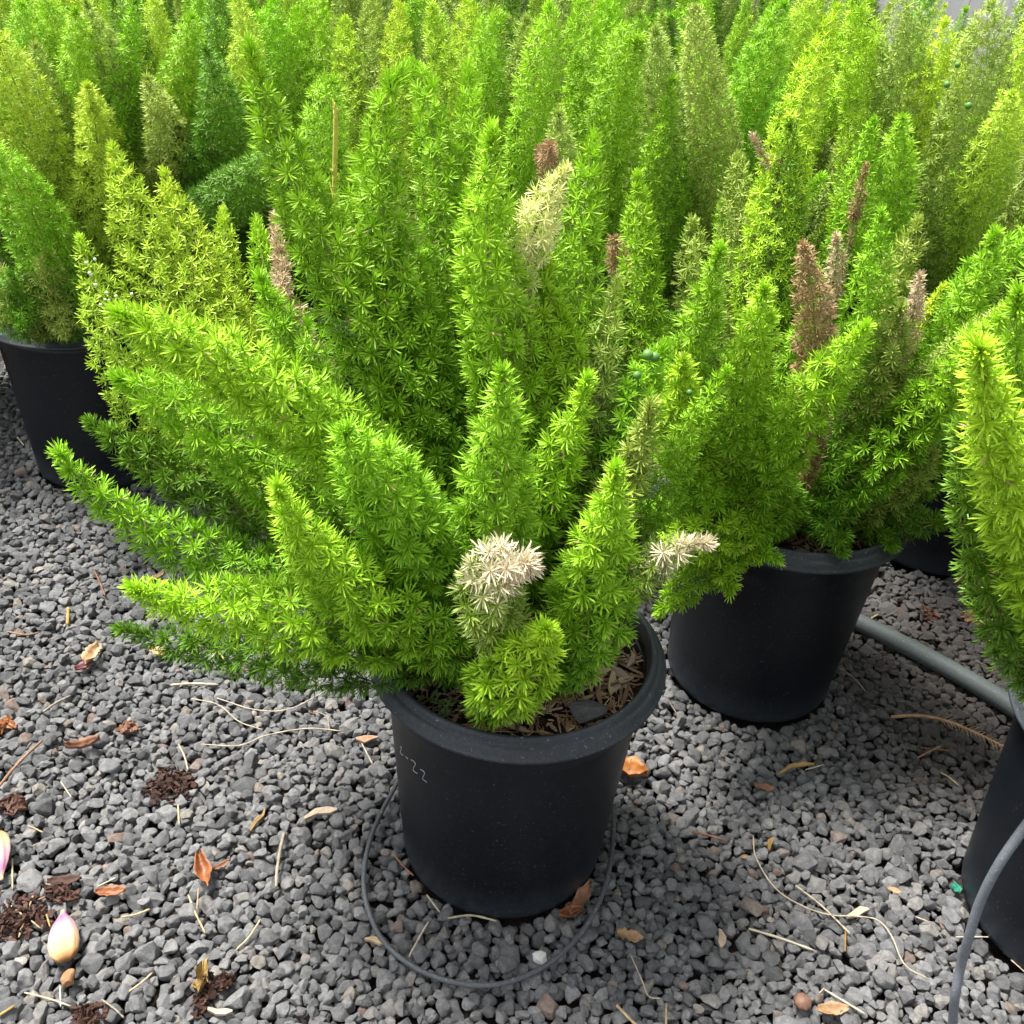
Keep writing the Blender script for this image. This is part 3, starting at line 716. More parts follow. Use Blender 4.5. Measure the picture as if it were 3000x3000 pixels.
def back(i, pix, y, cls, style='mid'):
    x0, y0 = BACK[i][:2]; frond(backs[i], pix, y, y + (y0 - y) * .5, cls, style, stem=False)
back(1, [(1264,15,50),(1280,120,100),(1300,230,130),(1310,400,150),(1340,650,160)], 1.85, 'Y')
back(1, [(1470,45,60),(1440,60,100),(1425,160,140),(1425,280,150),(1450,500,160)], 1.80, 'G')
back(1, [(1612,5,50),(1600,110,130),(1580,240,170),(1560,380,180),(1530,600,170)], 1.65, 'L')
back(1, [(1870,130,70),(1850,100,130),(1815,210,170),(1800,380,200),(1780,560,200),(1700,750,180)], 1.6, 'G')
back(1, [(1540,50,50),(1530,190,110),(1500,370,130),(1480,560,140)], 1.85, 'D')
back(4, [(1920,80,50),(1925,200,140),(1945,380,190),(1955,580,210),(1980,800,200)], 1.75, 'D')
back(4, [(2035,20,70),(2055,190,140),(2090,390,180),(2110,580,190),(2100,760,180)], 1.6, 'D', 'fine')
back(4, [(2300,10,60),(2245,140,150),(2190,300,170),(2150,480,170)], 1.9, 'G')
back(4, [(2410,-10,60),(2340,75,110),(2270,180,130),(2200,330,130)], 2.05, 'Y')
for a_ in ([(60,10,80),(90,110,150),(125,250,180),(160,400,180),(180,560,160)], 1.95, 'G'), ([(255,250,50),(275,340,120),(305,460,170),(335,600,170)], 1.7, 'Y'), ([(130,-20,60),(165,90,140),(190,230,160),(215,390,160)], 2.0, 'G'), ([(330,0,60),(375,90,130),(400,220,150),(420,380,150)], 1.95, 'K'), ([(450,-10,60),(455,110,130),(465,250,150),(480,400,150)], 1.98, 'Y'), ([(640,-20,60),(640,80,130),(630,220,150),(600,370,150)], 1.95, 'K'):
    back(2, a_[0], a_[1], a_[2])
for a_ in ([(1010,50,50),(1015,170,110),(1030,330,130),(1040,500,120)], 2.05), ([(1090,-20,60),(1092,130,120),(1102,300,140),(1120,470,140)], 2.1), ([(1168,10,50),(1162,150,110),(1168,320,130),(1180,480,130)], 2.05), ([(870,25,50),(866,160,120),(855,330,140),(850,480,140)], 2.05), ([(935,-20,50),(935,110,110),(925,260,130),(920,420,130)], 2.1), ([(800,-10,60),(790,110,120),(778,260,130),(770,400,130)], 2.0), ([(1370,0,60),(1372,130,140),(1378,280,150),(1380,440,140)], 2.0), ([(1700,-10,60),(1710,110,140),(1730,260,160),(1740,420,150)], 2.0), ([(1770,-20,60),(1790,100,130),(1800,250,140),(1790,400,140)], 2.1):
    back(1, a_[0], a_[1], 'DDYDDYGYG'[int(a_[0][0][0]) % 9], 'fine')
back(0, [(2505,-20,60),(2530,140,160),(2540,320,180),(2520,500,160),(2500,700,150)], 1.8, 'L')
back(0, [(2640,-20,80),(2650,140,180),(2640,300,200),(2620,460,190),(2590,700,180)], 1.75, 'D', 'fine')
back(0, [(2645,345,50),(2630,450,130),(2610,590,170),(2590,740,160)], 1.5, 'G')
back(0, [(2905,10,80),(2880,150,190),(2850,330,220),(2790,520,230),(2740,720,220)], 1.6, 'D', 'fine')
back(0, [(2965,270,50),(2935,390,150),(2890,520,190),(2840,690,180)], 1.5, 'Y', 'fine')
back(0, [(2770,60,50),(2760,200,140),(2740,350,170),(2710,520,170)], 1.7, 'V', 'fine')
back(2, [(220,25,50),(232,140,130),(238,290,160),(250,480,160)], 1.8, 'G')
back(2, [(250,5,40),(290,100,110),(340,205,150),(390,330,180),(430,480,170),(480,620,150)], 1.85, 'D')
back(2, [(430,225,45),(470,330,120),(505,450,170),(525,590,160)], 1.7, 'D')
back(2, [(560,50,70),(550,190,160),(510,350,180),(500,520,170)], 1.8, 'G')
back(2, [(602,145,45),(640,260,130),(645,400,180),(610,560,180)], 1.65, 'K')
back(2, [(690,-10,60),(725,110,110),(710,250,130),(680,420,140)], 1.8, 'Y', 'fine')
back(2, [(905,425,60),(820,470,130),(730,540,180),(640,610,190),(570,690,180)], 1.45, 'K', 'mid')
back(1, [(975,235,70),(955,300,140),(945,420,180),(940,560,190),(960,700,180)], 1.55, 'G')
back(1, [(1635,330,50),(1640,420,110),(1650,520,130),(1660,640,130)], 1.45, 'D')
back(1, [(1612,425,50),(1603,470,80),(1595,510,60)], 1.4, 'B')
back(1, [(1800,700,50),(1810,760,90),(1820,850,80)], 1.4, 'B', 'fine')

# ------------------------------------------------------------------ white wall behind, top right
wroot = bpy.data.objects.new('ribbed_wall', None); C.objects.link(wroot); wroot.location = (1.75, 5.2, 0)
tag(wroot, 'white ribbed wall glimpsed between ferns in the upper right corner', 'wall')
M_wall = simple_mat('white_painted_ribbed_sheet', (.80, .79, .77), (.84, .83, .82), 9, .5, .4, .1)
pm_ = []
for k in range(6):
    xs = []; 
    for q in range(6): xs += [(q * .09, 0), (q * .09 + .055, 0), (q * .09 + .065, -.022), (q * .09 + .08, -.022)]
    xs.append((.54, 0)); xs = np.array(xs); n_ = len(xs)
    V = np.vstack([np.c_[xs[:, 0], xs[:, 1], np.zeros(n_)], np.c_[xs[:, 0], xs[:, 1], np.full(n_, 2.6)], np.c_[xs[:, 0], xs[:, 1] + .002, np.zeros(n_)], np.c_[xs[:, 0], xs[:, 1] + .002, np.full(n_, 2.6)]])
    i_ = np.arange(n_ - 1)[:, None]; F = [np.hstack([i_, i_ + 1, i_ + 1 + n_, i_ + n_]), np.hstack([i_ + 1 + 2 * n_, i_ + 2 * n_, i_ + 3 * n_, i_ + 1 + 3 * n_])]
    link('panel', make_mesh('panel', V, F, M_wall), wroot, (-.35 + k * .545, .004 * (k % 2), 0))

# ------------------------------------------------------------------ hose, pipe, tubing
def px_tube(name, pts, rad, mat, label, cat, z=None, Y=None, n=60, seg=12, group=None, jitter=0):
    P = []
    for i, p in enumerate(pts):
        if Y is not None: P.append(np.array(at_y(p[0], p[1], Y if np.isscalar(Y) else Y[i])))
        else:
            q = at_z(p[0], p[1], .006); zz = (p[2] if len(p) > 2 else z); P.append(np.array(at_z(p[0], p[1], zz)))
    V, F = tube(P, rad, seg, n); o = link(name, make_mesh(name, V, F, mat, True))
    return tag(o, label, cat, group)
px_tube('irrigation_pipe', [(2400, 1760), (2520, 1825), (2680, 1905), (2860, 2005), (3010, 2100), (3160, 2200)], .0165, M_pipe, 'thick grey pipe lying on the dark gravel between two pots', 'pipe', z=.014, seg=20)
px_tube('drip_hose', [(3110, 2300), (3050, 2365), (2990, 2440), (2925, 2535), (2872, 2640), (2840, 2740), (2815, 2830), (2798, 2920), (2790, 3010), (2788, 3100)], .0052, M_hose, 'thin light grey hose curving down in front of the pot at the edge', 'hose', Y=[.71, .705, .70, .69, .685, .68, .68, .67, .67, .64], seg=14)
px_tube('loop_of_tubing', [(1200, 2200), (1165, 2290), (1120, 2375), (1085, 2460), (1066, 2560), (1075, 2650), (1115, 2745), (1185, 2815), (1275, 2862), (1380, 2886), (1480, 2880), (1580, 2840), (1660, 2780), (1725, 2700), (1768, 2610), (1790, 2520), (1797, 2440), (1800, 2360)], .0034, M_wire, 'thin dark tubing looped on the gravel around the foremost pot', 'tubing', z=.011, n=120)

# ------------------------------------------------------------------ litter on the gravel
def gz(px, py, lift=.003):
    q = at_z(px, py, .004); h = hmap(q.x, q.y); return at_z(px, py, max(h, -.002) + lift)
used_labels = {}
def straw(pts, wpx, mat, label, cat='straw', name='straw', lift=.004, seg=6):
    q0 = [gz(*p, lift) for p in pts]
    z = max(q.z for q in q0); P = [np.array(Vector((q.x, q.y, q.z * .4 + z * .6))) for q in q0]
    dist = (q0[0] - Vector((0, 0, CAMZ))).dot(fwd); r = wpx * .40 / FPX * dist
    n = max(8, 5 * len(P)); X = catmull(np.array(P), n); rr_ = r * (1 + .18 * np.sin(np.arange(n) * 1.7 + len(used_labels))); rr_[0] *= .7; rr_[-1] *= .6
    V, F = tube(X, rr_, seg); used_labels[label] = 1
    return tag(link(name, make_mesh(name, V, F, mat, True)), label, cat, {'straw': 'bits of dry straw on the gravel', 'twig': 'twigs on the gravel', 'root': 'thin dry roots on the gravel'}.get(cat))
def flake(px, py, Lpx, Wpx, ang, mat, label, cat, name, curl=.3, seed=0, thick=.0012, lift=.006, jag=.12, tilt=(0, 0), group=None):
    """thin curled leaf or bark flake with real thickness; ang = direction in the picture, degrees"""
    r = np.random.default_rng(seed + int(px)); q = gz(px, py, lift); e = gz(px + math.cos(math.radians(ang)) * Lpx / 2, py + math.sin(math.radians(ang)) * Lpx / 2, lift)
    az = math.atan2(e.y - q.y, e.x - q.x); L = 2 * math.hypot(e.x - q.x, e.y - q.y); W = Wpx / FPX * (q - Vector((0, 0, CAMZ))).dot(fwd)
    nu, nv = 12, 7; V = []
    for i in range(nu + 1):
        u = i / nu; wd = W / 2 * (math.sin(math.pi * min(1, u * .92 + .06)) ** .7) * (1 + r.normal(0, jag))
        for j in range(nv):
            v = j / (nv - 1) * 2 - 1
            V.append(((u - .5) * L, v * wd, curl * W * (v * v) + curl * .4 * L * (u - .5) ** 2 * 2 + r.normal(0, W * .025) + .06 * W * math.sin(u * 9 + v * 2)))
    V = np.array(V); i_ = np.arange(nu)[:, None] * nv; j_ = np.arange(nv - 1)[None]
    F = np.stack([i_ + j_, i_ + nv + j_, i_ + nv + j_ + 1, i_ + j_ + 1], -1).reshape(-1, 4)
    k = len(V); V2 = V.copy(); V2[:, 2] -= thick
    bd = [j for j in range(nv)] + [i * nv + nv - 1 for i in range(1, nu + 1)] + [nu * nv + j for j in range(nv - 2, -1, -1)] + [i * nv for i in range(nu - 1, 0, -1)]
    side = np.array([(bd[a], bd[(a + 1) % len(bd)], bd[(a + 1) % len(bd)] + k, bd[a] + k) for a in range(len(bd))])
    o = link(name, make_mesh(name, np.vstack([V, V2]), [F, F[:, ::-1] + k, side], mat, True), None, q, (tilt[0], tilt[1], az))
    return tag(o, label, cat, group) if label else o
def block(px, py, Lpx, Wpx, ang, mat, label, cat='wood chip', name='wood_chip', th=.004):
    q = gz(px, py, .006); e = gz(px + math.cos(math.radians(ang)) * Lpx / 2, py + math.sin(math.radians(ang)) * Lpx / 2, .006)
    az = math.atan2(e.y - q.y, e.x - q.x); L = 2 * math.hypot(e.x - q.x, e.y - q.y); W = Wpx / FPX * (q - Vector((0, 0, CAMZ))).dot(fwd)
    r = np.random.default_rng(int(px)); me = make_mesh(name, *chip_geo(r, L, W, th, (0, 0, 0), (0, 0, 0)), mat)
    return tag(link(name, me, None, q, (0, 0, az)), label, cat, 'loose chips of wood and bark on the gravel')
def clump(px, py, wpx, hpx, mat, label, seed, n=46, cat='bark clump', name='bark_clump'):
    n = int(n * 1.8); r = np.random.default_rng(seed); q = gz(px, py, .002); dist = (q - Vector((0, 0, CAMZ))).dot(fwd); w_, h_ = wpx / FPX * dist / 2, hpx / FPX * dist / 2 * 1.35; P = []
    for _ in range(n):
        a = r.uniform(0, 6.28); f = math.sqrt(r.uniform(0, 1)); L = r.uniform(.004, .017)
        P.append(chip_geo(r, L, L * r.uniform(.2, .8), L * r.uniform(.06, .3), (w_ * f * math.cos(a) * r.uniform(.6, 1.1), h_ * f * math.sin(a) * r.uniform(.6, 1.1), r.uniform(0, .009) * (1.2 - f)), r.normal(0, .8, 3)))
    V, F = join_parts(P); return tag(link(name, make_mesh(name, V, F, mat, False), None, q), label, cat, 'dark clumps of rotting bark on the gravel')

straw([(500, 2008), (570, 2004), (640, 2006)], 9, M_palestraw, 'flat pale straw lying level, just below the lowest frond at the left')
straw([(128, 2092), (165, 2062), (207, 2038)], 9, M_greytwig, 'olive straw slanting above the brown curled leaf')
straw([(-5, 2318), (60, 2240), (125, 2168)], 11, M_twig, 'brown twig slanting to the edge above the dark clump', 'twig', 'twig')
straw([(523, 2180), (540, 2215), (551, 2256)], 7, M_palestraw, 'short curved white straw pointing down at the dark brown clump')
straw([(522, 2360), (525, 2416)], 7, M_straw, 'short upright straw just under the dark brown clump')
straw([(178, 2290), (210, 2340)], 5, M_palestraw, 'thin pale straw left of the dark brown clump')
straw([(82, 2418), (127, 2443)], 6, M_straw, 'short straw above the dark red clump beside the edge')
straw([(832, 2440), (820, 2500), (812, 2560), (810, 2605)], 12, M_greytwig, 'speckled grey twig standing upright between the pot loop and rust leaf', 'twig', 'twig')
straw([(285, 2598), (342, 2576)], 6, M_palestraw, 'pale straw above the orange tipped bark')
straw([(552, 2625), (575, 2680), (602, 2737)], 8, M_straw, 'longer of the two straws below the rust brown leaf')
straw([(582, 2605), (577, 2665)], 6, M_straw, 'shorter straw tucked under the rust brown leaf')
straw([(692, 2788), (730, 2745), (764, 2698)], 7, M_straw, 'tan straw slanting right of the two crossed below the rust leaf')
straw([(36, 2515), (37, 2605)], 7, M_straw, 'upright straw right beside the pink petal at the edge')
straw([(97, 2625), (78, 2680), (56, 2748)], 9, M_straw, 'longest straw of the dark patch left of the pink husk')
straw([(33, 2654), (66, 2681)], 7, M_straw, 'short straw at the top left of the dark patch')
straw([(110, 2638), (160, 2617)], 7, M_dryleaf, 'pinkish straw at the top right of the dark patch')
straw([(90, 2696), (119, 2720)], 6, M_straw, 'short straw inside the dark patch beside the pink husk')
straw([(134, 2672), (147, 2715)], 7, M_ochre, 'brown straw touching the left of the pink husk')
straw([(357, 2687), (400, 2680), (440, 2665)], 8, M_straw, 'straw with a brown end, right of the pink husk')
straw([(378, 2905), (415, 2880), (448, 2850)], 8, M_straw, 'pink tan straw between the brown nut and the brown clump')
straw([(72, 2908), (140, 2925), (208, 2948)], 7, M_palestraw, 'pale straw lying level under the brown nut')
straw([(176, 2890), (178, 2950)], 6, M_palestraw, 'upright pale straw left under the brown nut')
straw([(-5, 2984), (45, 2945)], 10, M_ochre, 'ochre straw in the bottom left corner')
straw([(300, 2935), (335, 2955), (366, 2990)], 7, M_greytwig, 'olive twig near the bottom edge, left of the pale block', 'twig', 'twig')
straw([(2026, 2437), (2075, 2450), (2127, 2466)], 9, M_dryleaf, 'pink brown twig on the gravel right of the foremost pot', 'twig', 'twig')
straw([(2193, 2721), (2290, 2750), (2386, 2785)], 9, M_palestraw, 'long straight pale straw below the curved root')
straw([(2330, 2596), (2400, 2650), (2460, 2705), (2490, 2738)], 7, M_palestraw, 'thin straw crossing the long curved root')
straw([(2412, 2897), (2470, 2935), (2532, 2972)], 8, M_palestraw, 'pale straw beside the small brown mushroom')
straw([(2477, 2725), (2476, 2788)], 8, M_ochre, 'upright ochre straw under the crossing of root and straw')
straw([(2400, 2910), (2415, 2895)], 5, M_palestraw, 'tiny stub of straw left of the one beside the mushroom')
straw([(2205, 2453), (2215, 2515), (2270, 2608), (2350, 2660), (2430, 2686), (2510, 2690), (2570, 2702), (2612, 2742), (2650, 2828), (2722, 2870)], 5, M_palestraw, 'long thin curved root snaking across the gravel at the right', 'root', 'root', .009)
straw([(2696, 2195), (2740, 2199), (2786, 2200)], 6, M_dryleaf, 'lighter of two crossed sticks left of the edge pot', 'twig', 'twig')
straw([(2688, 2221), (2720, 2205), (2757, 2185)], 7, M_twig, 'darker of two crossed sticks left of the edge pot', 'twig', 'twig', .01)
straw([(2755, 2266), (2780, 2280), (2808, 2301)], 6, M_straw, 'short tan straw in the shade left of the edge pot')
straw([(1255, 2700), (1228, 2750), (1198, 2805)], 7, M_palestraw, 'pale twig between the foremost pot and the tubing', 'twig', 'twig')
straw([(1312, 2690), (1380, 2692), (1455, 2706)], 8, M_palestraw, 'bleached straw lying against the foot of the foremost pot')
straw([(1155, 2508), (1185, 2540), (1212, 2568)], 6, M_dryleaf, 'brown twig by the left foot of the foremost pot', 'twig', 'twig')
straw([(1250, 2630), (1288, 2672)], 6, M_palestraw, 'white straw stub at the lower left foot of the foremost pot')
straw([(1806, 2945), (1835, 2975), (1870, 3010)], 12, M_straw, 'wide straw cut by the bottom edge, right of the loop')
straw([(1952, 2940), (1951, 3010)], 8, M_straw, 'upright straw cut by the bottom edge')
straw([(1845, 2795), (1880, 2870), (1900, 2920), (1935, 2925)], 4, M_palestraw, 'thin bent root right of the tubing loop', 'root', 'root')
straw([(1960, 2060), (1990, 2100), (2010, 2108)], 5, M_greytwig, 'thin grey root beside the orange leaf and second pot', 'root', 'root')
straw([(2450, 1960), (2500, 1990), (2535, 2025)], 7, M_greytwig, 'grey straw beside the second pot under the pipe')
straw([(2550, 1818), (2572, 1800)], 7, M_straw, 'tiny bright straw touching the pipe')
straw([(560, 2048), (640, 2065), (700, 2115), (770, 2138)], 4, M_palestraw, 'upper left strand of the dry root tangle', 'root', 'root', .008)
straw([(635, 2045), (750, 2088), (850, 2085), (960, 2030)], 4, M_palestraw, 'strand of the dry root tangle sweeping up to the right', 'root', 'root', .008)
straw([(590, 2182), (700, 2186), (780, 2155), (900, 2136), (1005, 2142)], 5, M_palestraw, 'lowest longest strand of the dry root tangle', 'root', 'root', .008)
straw([(918, 2084), (955, 2098), (966, 2140)], 5, M_greytwig, 'short hooked strand of the dry root tangle', 'root', 'root', .008)
straw([(20, 1850), (75, 1862), (118, 1855)], 6, M_dryleaf, 'pink stalk on the gravel below the left pot', 'twig', 'twig')
straw([(275, 1670), (290, 1700), (308, 1745)], 7, M_dryleaf, 'brown stalk under the long left frond', 'twig', 'twig')
straw([(200, 1780), (198, 1830)], 13, M_ochre, 'small ochre splinter upright on the gravel at the left')
straw([(50, 1280), (70, 1305)], 5, M_palestraw, 'white straw at the foot of the left pot')
for k, (a, b, c_, d_) in enumerate([(1060, 2180, 1092, 2240), (2360, 2255, 2415, 2240), (2680, 2690, 2720, 2700), (2800, 2745, 2905, 2745), (2960, 2815, 3005, 2850)]):
    straw([(a, b), (c_, d_)], 5, M_palestraw, ['pale straw left of the foremost rim', 'pale sliver by the ochre bark piece', 'pale sliver at the right end of the long root', 'pale straw passing behind the hose', 'thin straw at the lower right edge'][k])
block(938, 2380, 98, 26, -15, M_chip2, 'flat pinkish wood chip right of the yellow green splinter')
block(757, 2403, 78, 14, -48, M_ochre, 'yellow green splinter left of the flat wood chip')
block(645, 2960, 74, 20, 8, M_chip2, 'pale wood block near the bottom edge, beside the brown clump')
block(2328, 2245, 110, 13, -6, M_ochre, 'long ochre bark strip right of the orange leaf')
block(2258, 2473, 44, 15, -75, M_ochre, 'olive bark piece standing upright in the right gravel')
block(2512, 2675, 75, 22, -28, M_chip2, 'frayed pale chip where the straws cross')
block(1100, 2755, 62, 20, 18, M_straw, 'tan wood chip touching the tubing loop')
block(1075, 2165, 66, 22, -15, M_twig, 'brown bark stick left of the foremost rim', 'bark piece', 'bark_piece')
block(458, 1690, 66, 22, -42, M_twig, 'dark bark stick under the lowest left fronds', 'bark piece', 'bark_piece')
block(360, 1395, 52, 16, -10, M_twig, 'brown bark stub at the foot of the left pot', 'bark piece', 'bark_piece')
block(2115, 2750, 44, 22, 75, M_chip2, 'cream wood cube on the right gravel')
block(1500, 2300 + 2000, 10, 10, 0, M_chip2, 'x') if False else None
flake(1842, 2262, 110, 70, 20, M_orange, 'large orange brown leaf right of the foremost pot', 'leaf', 'dry_leaf', .45, 1)
flake(597, 2560, 115, 44, 75, M_rust, 'rust brown curled leaf on the left gravel', 'leaf', 'dry_leaf', .6, 2)
flake(650, 2538, 60, 20, -30, M_dryleaf, 'small brown scrap touching the rust brown leaf', 'leaf', 'leaf_scrap', .4, 3)
flake(272, 1925, 66, 44, -50, M_tanleaf, 'crumpled tan leaf on the gravel under the left frond', 'leaf', 'dry_leaf', .5, 4)
flake(247, 1955, 55, 28, -20, M_purple, 'dark purple leaf scrap below the crumpled tan leaf', 'leaf', 'leaf_scrap', .4, 5)
flake(465, 1915, 60, 34, 15, M_tanleaf, 'tan leaf partly covered by the lowest frond tip', 'leaf', 'dry_leaf', .4, 6)
flake(245, 2188, 105, 30, -15, M_dryleaf, 'long brown curled leaf on the upper left gravel', 'leaf', 'dry_leaf', .7, 7)
flake(325, 2615, 90, 34, 0, M_rust, 'orange tipped bark flake above the pink husk', 'bark piece', 'bark_flake', .3, 8)
flake(190, 2582, 100, 30, -15, M_clod, 'dark wavy bark flake left of the orange tipped one', 'bark piece', 'bark_flake', .3, 9)
flake(1700, 2640, 110, 34, -58, M_dryleaf, 'long crinkled brown leaf at the right foot of the foremost pot', 'leaf', 'dry_leaf', .5, 10)
flake(1672, 2680, 70, 34, -15, M_rust, 'reddish end of crumpled leaf at the foot of the foremost pot', 'leaf', 'dry_leaf', .6, 11)
flake(1845, 2745, 80, 36, 15, M_tanleaf, 'frayed tan leaf scrap right of the tubing loop', 'leaf', 'leaf_scrap', .3, 12, jag=.5)
flake(592, 2880, 36, 95, 5, M_ochre, 'ochre leaf base standing at the bottom left clump', 'leaf', 'leaf_scrap', .5, 13)
flake(2440, 2960, 90, 40, 0, M_tanleaf, 'pale brown leaf scrap beside the small mushroom', 'leaf', 'leaf_scrap', .3, 14)
flake(2180, 1450 + 1060, 20, 10, 0, M_tanleaf, 'tiny tan scrap on the middle right gravel', 'leaf', 'leaf_scrap', .3, 15)
flake(2240, 2310, 60, 24, 10, M_dryleaf, 'brown scrap among pale stones right of the ochre strip', 'leaf', 'leaf_scrap', .3, 16)
flake(2620, 2610, 44, 16, 20, M_tanleaf, 'tan scrap above the long thin root', 'leaf', 'leaf_scrap', .3, 17)
flake(2800, 2605, 36, 30, 60, M_green, 'dark green plastic scrap at the foot of the edge pot', 'scrap', 'plastic_scrap', .3, 18)
clump(500, 2300, 150, 110, M_clod, 'dark brown clump alone on the middle of the left gravel', 1, 70)
clump(30, 2360, 90, 60, M_clod, 'dark red clump at the left edge above the petal', 2)
clump(18, 2125, 60, 40, M_rust, 'small rust coloured clump at the upper left edge', 3, 26)
clump(375, 2135, 50, 34, M_dryleaf, 'small reddish clump right of the long curled leaf', 4, 24)
clump(60, 2690, 160, 120, M_clod, 'wide dark patch of clods left of the pink husk', 5, 90)
clump(600, 2915, 60, 110, M_clod, 'narrow brown clump near the bottom edge', 6, 36)
clump(660, 2880, 50, 40, M_clod, 'small brown clump right of the narrow bottom one', 7, 20)
clump(180, 2620, 110, 50, M_clod, 'purple brown clump above the pink husk', 8, 40)
clump(265, 2975, 120, 50, M_clod, 'brown clump cut by the bottom edge', 9, 40)
clump(2870, 1815, 110, 70, M_dryleaf, 'curly brown root clump in the shade beyond the pipe', 10, 60)
clump(2720, 1800, 60, 50, M_clod, 'small reddish clump in the shade beyond the pipe', 11, 24)

# petals
N = Nodes('pink_white_husk'); f = N.n('ShaderNodeAttribute', attribute_name='tint'); s3 = N.n('ShaderNodeSeparateXYZ'); N.l(f.outputs['Vector'], s3.inputs[0])
c = N.ramp(s3.outputs[0], [(0, (.26, .13, .045)), (.12, (.40, .26, .12)), (.38, (.46, .34, .23)), (.62, (.44, .26, .31)), (.85, (.30, .11, .21)), (1, (.42, .32, .18))])
st_ = N.n('ShaderNodeTexWave'); st_.inputs['Scale'].default_value = 260; st_.bands_direction = 'Y'; st_.inputs['Distortion'].default_value = 3; N.tc = N.n('ShaderNodeTexCoord'); N.l(N.tc.outputs['Object'], st_.inputs[0])
c = N.mix(.35, c, N.ramp(st_.outputs[0], [(0, (.72, .55, .40)), (.6, (1, 1, 1))]), 'MULTIPLY')
M_husk = N.done(N.bsdf(c, .5, .3, N.bump(st_.outputs[0], .3, .001)))
def husk(px, py, Lpx, Wpx, ang, label, seed):
    q = gz(px, py, .010); e = gz(px + math.cos(math.radians(ang)) * Lpx / 2, py + math.sin(math.radians(ang)) * Lpx / 2, .010)
    az = math.atan2(e.y - q.y, e.x - q.x); L = 2 * math.hypot(e.x - q.x, e.y - q.y); W = Wpx / FPX * (q - Vector((0, 0, CAMZ))).dot(fwd)
    nu, nv = 28, 32; r = np.random.default_rng(seed); V = []; tin = []
    for i in range(nu + 1):
        u = i / nu; wd = W / 2 * np.interp(u, [0, .04, .12, .3, .5, .7, .85, .93, 1], [.45, .70, .9, 1.0, .92, .66, .32, .17, .13])
        for j in range(nv):
            a = j / nv * 2 * math.pi; rr_ = 1 + .05 * math.sin(a * 6 + 1) + .03 * math.sin(a * 11 + u * 7)
            notch = .06 * L * math.exp(-((math.cos(a - 1.57)) ** 2) * 20) * (1 - u) ** 4
            V.append(((u - .5) * L + notch * math.cos(a * 2), wd * math.cos(a) * rr_, wd * .42 * math.sin(a) * rr_ * (1 + .12 * math.sin(a * 5 + u * 4)) - .0 + .1 * W * math.sin(u * 3.1)))
            tin.append((u + r.normal(0, .01) + .06 * math.cos(a), 0, 0))
    V = np.array(V); i_ = np.arange(nu)[:, None] * nv; j_ = np.arange(nv)[None]; j2 = (j_ + 1) % nv
    F = [np.stack([i_ + j_, i_ + nv + j_, i_ + nv + j2, i_ + j2], -1).reshape(-1, 4), np.arange(nv)[None], (nu * nv + np.arange(nv)[::-1])[None]]
    tag(link('petal_husk', make_mesh('petal_husk', V, F, M_husk, True, np.array(tin)), None, q, (0, 0, az)), label, 'petal', 'pink and cream petal husks on the gravel')
husk(187, 2738, 146, 84, -92, 'plump cream and pink petal husk below the dark patch', 1)
husk(-8, 2508, 150, 80, 80, 'pink and orange petal husk cut by the left edge', 2)
o = link('nut', stones[3].copy(), None, gz(200, 2868, .008), (.3, .2, 1.4), .0085); o.data.materials[0] = M_nut; tag(o, 'small round brown nut under the plump petal husk', 'nut')
o = link('white_pebble', stones[5].copy(), None, gz(1582, 2805, .007), (.2, .1, 1.9), .0082); o.data.materials[0] = M_white; tag(o, 'bright white pebble inside the tubing loop', 'pebble')
o = link('grey_stone', stones[7].copy(), None, (POTS[1][0] + .088, POTS[1][1] - .102, PH - .019), (.1, .15, .4), (.022, .015, .012)); tag(o, 'flat grey stone on the mulch inside the foremost pot', 'stone')
# mushroom
mr = bpy.data.objects.new('mushroom', None); C.objects.link(mr); mq = gz(2345, 2952, 0); mr.location = mq; tag(mr, 'small brown ribbed mushroom at the bottom of the right gravel', 'mushroom')
V, F = lathe([(0.0001, .017), (.004, .0165), (.008, .0145), (.0105, .011), (.0115, .008), (.010, .0082), (.005, .0115), (.0001, .012)], 24)
th = np.arctan2(V[:, 1], V[:, 0]); V[:, :2] *= (1 + .06 * np.cos(th * 9))[:, None]
link('cap', make_mesh('cap', V, F, M_mush, True), mr, (0, 0, .004)); V, F = tube([(0, 0, -.006), (.001, 0, .006), (0, 0, .016)], .0016, 8, 8); link('stem', make_mesh('stem', V, F, M_tanleaf, True), mr)
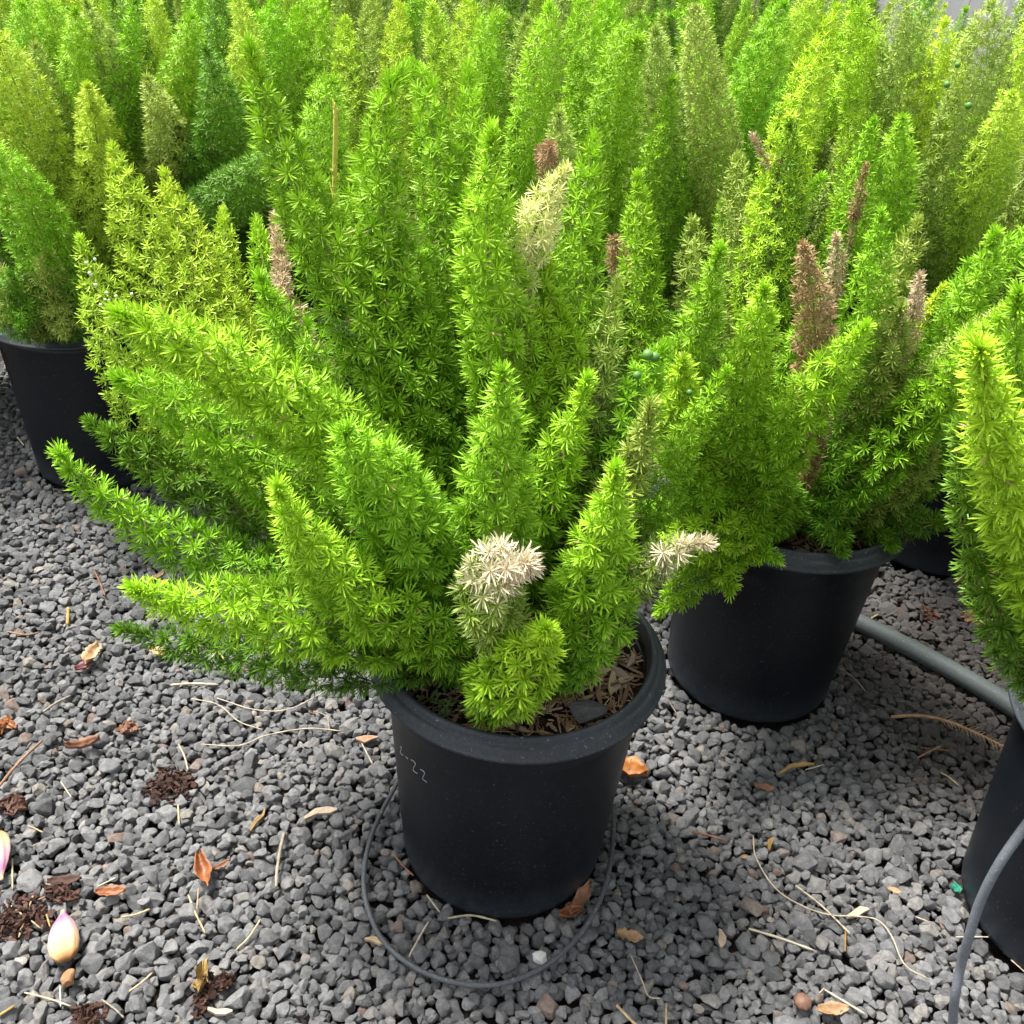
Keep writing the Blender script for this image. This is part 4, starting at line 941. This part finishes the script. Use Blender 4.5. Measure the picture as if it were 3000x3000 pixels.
# dried frond on the gravel
dr = bpy.data.objects.new('dried_frond', None); C.objects.link(dr); tag(dr, 'dried bare frond stalk leaning on the gravel toward the edge pot', 'frond')
P = [at_z(*p) for p in ((2610, 2100, .010), (2690, 2097, .020), (2770, 2112, .028), (2860, 2148, .032), (2950, 2192, .030))]
dr.location = P[0]; P = [np.array(p - dr.location) for p in P]
V, F = tube(P, [.0028, .0030, .0028, .0022, .0014], 8, 30); link('stalk', make_mesh('stalk', V, F, M_tanleaf, True), dr)
Q = catmull(np.array(P), 60); T_ = np.gradient(Q, axis=0)
for k in range(34):
    i = 24 + k; b = Q[min(i, 59)]; sgn = 1 if k % 2 else -1; tdir = T_[min(i, 59)] / np.linalg.norm(T_[min(i, 59)]); sd_ = np.cross(tdir, [0, 0, 1]) * sgn
    L = rnd.uniform(.012, .024); e = b + (tdir * .55 + sd_ * .8 + np.array([0, 0, rnd.uniform(-.3, .3)])) * L
    V, F = tube([b, (b + e) / 2 + np.array([0, 0, .002]), e], [.0008, .0006, .0003], 4); link('side_shoot', make_mesh('side_shoot', V, F, M_tanleaf, True), dr)
# seedlings in the front pot
sx_ = bpy.data.objects.new('seedling', None); C.objects.link(sx_); sx_.location = (POTS[1][0] - .088, POTS[1][1] - .108, PH - .03); tag(sx_, 'tiny clover like seedlings on the mulch at the inner front of the foremost pot', 'seedling')
for k in range(16):
    a, q = rnd.uniform(0, 6.28), rnd.uniform(0, .022); cx_, cy_ = q * math.cos(a) * 1.3, q * math.sin(a)
    parts = []
    for m_ in range(3):
        b = a + m_ * 2.09; pts = np.array([(0, 0, 0), (.0045, .0025, .0008), (.006, 0, .0004), (.0045, -.0025, .0008)]); R_ = np.array([[math.cos(b), -math.sin(b), 0], [math.sin(b), math.cos(b), 0], [0, 0, 1]])
        pts = pts @ R_.T; parts.append((np.vstack([pts, pts - [0, 0, .0005]]), [np.array([[0, 1, 2, 3], [7, 6, 5, 4], [0, 4, 5, 1], [1, 5, 6, 2], [2, 6, 7, 3], [3, 7, 4, 0]])]))
    V, F = join_parts(parts); link('leaflet', make_mesh('leaflet', V + [cx_, cy_, rnd.uniform(.008, .014)], F, M_clover), sx_)
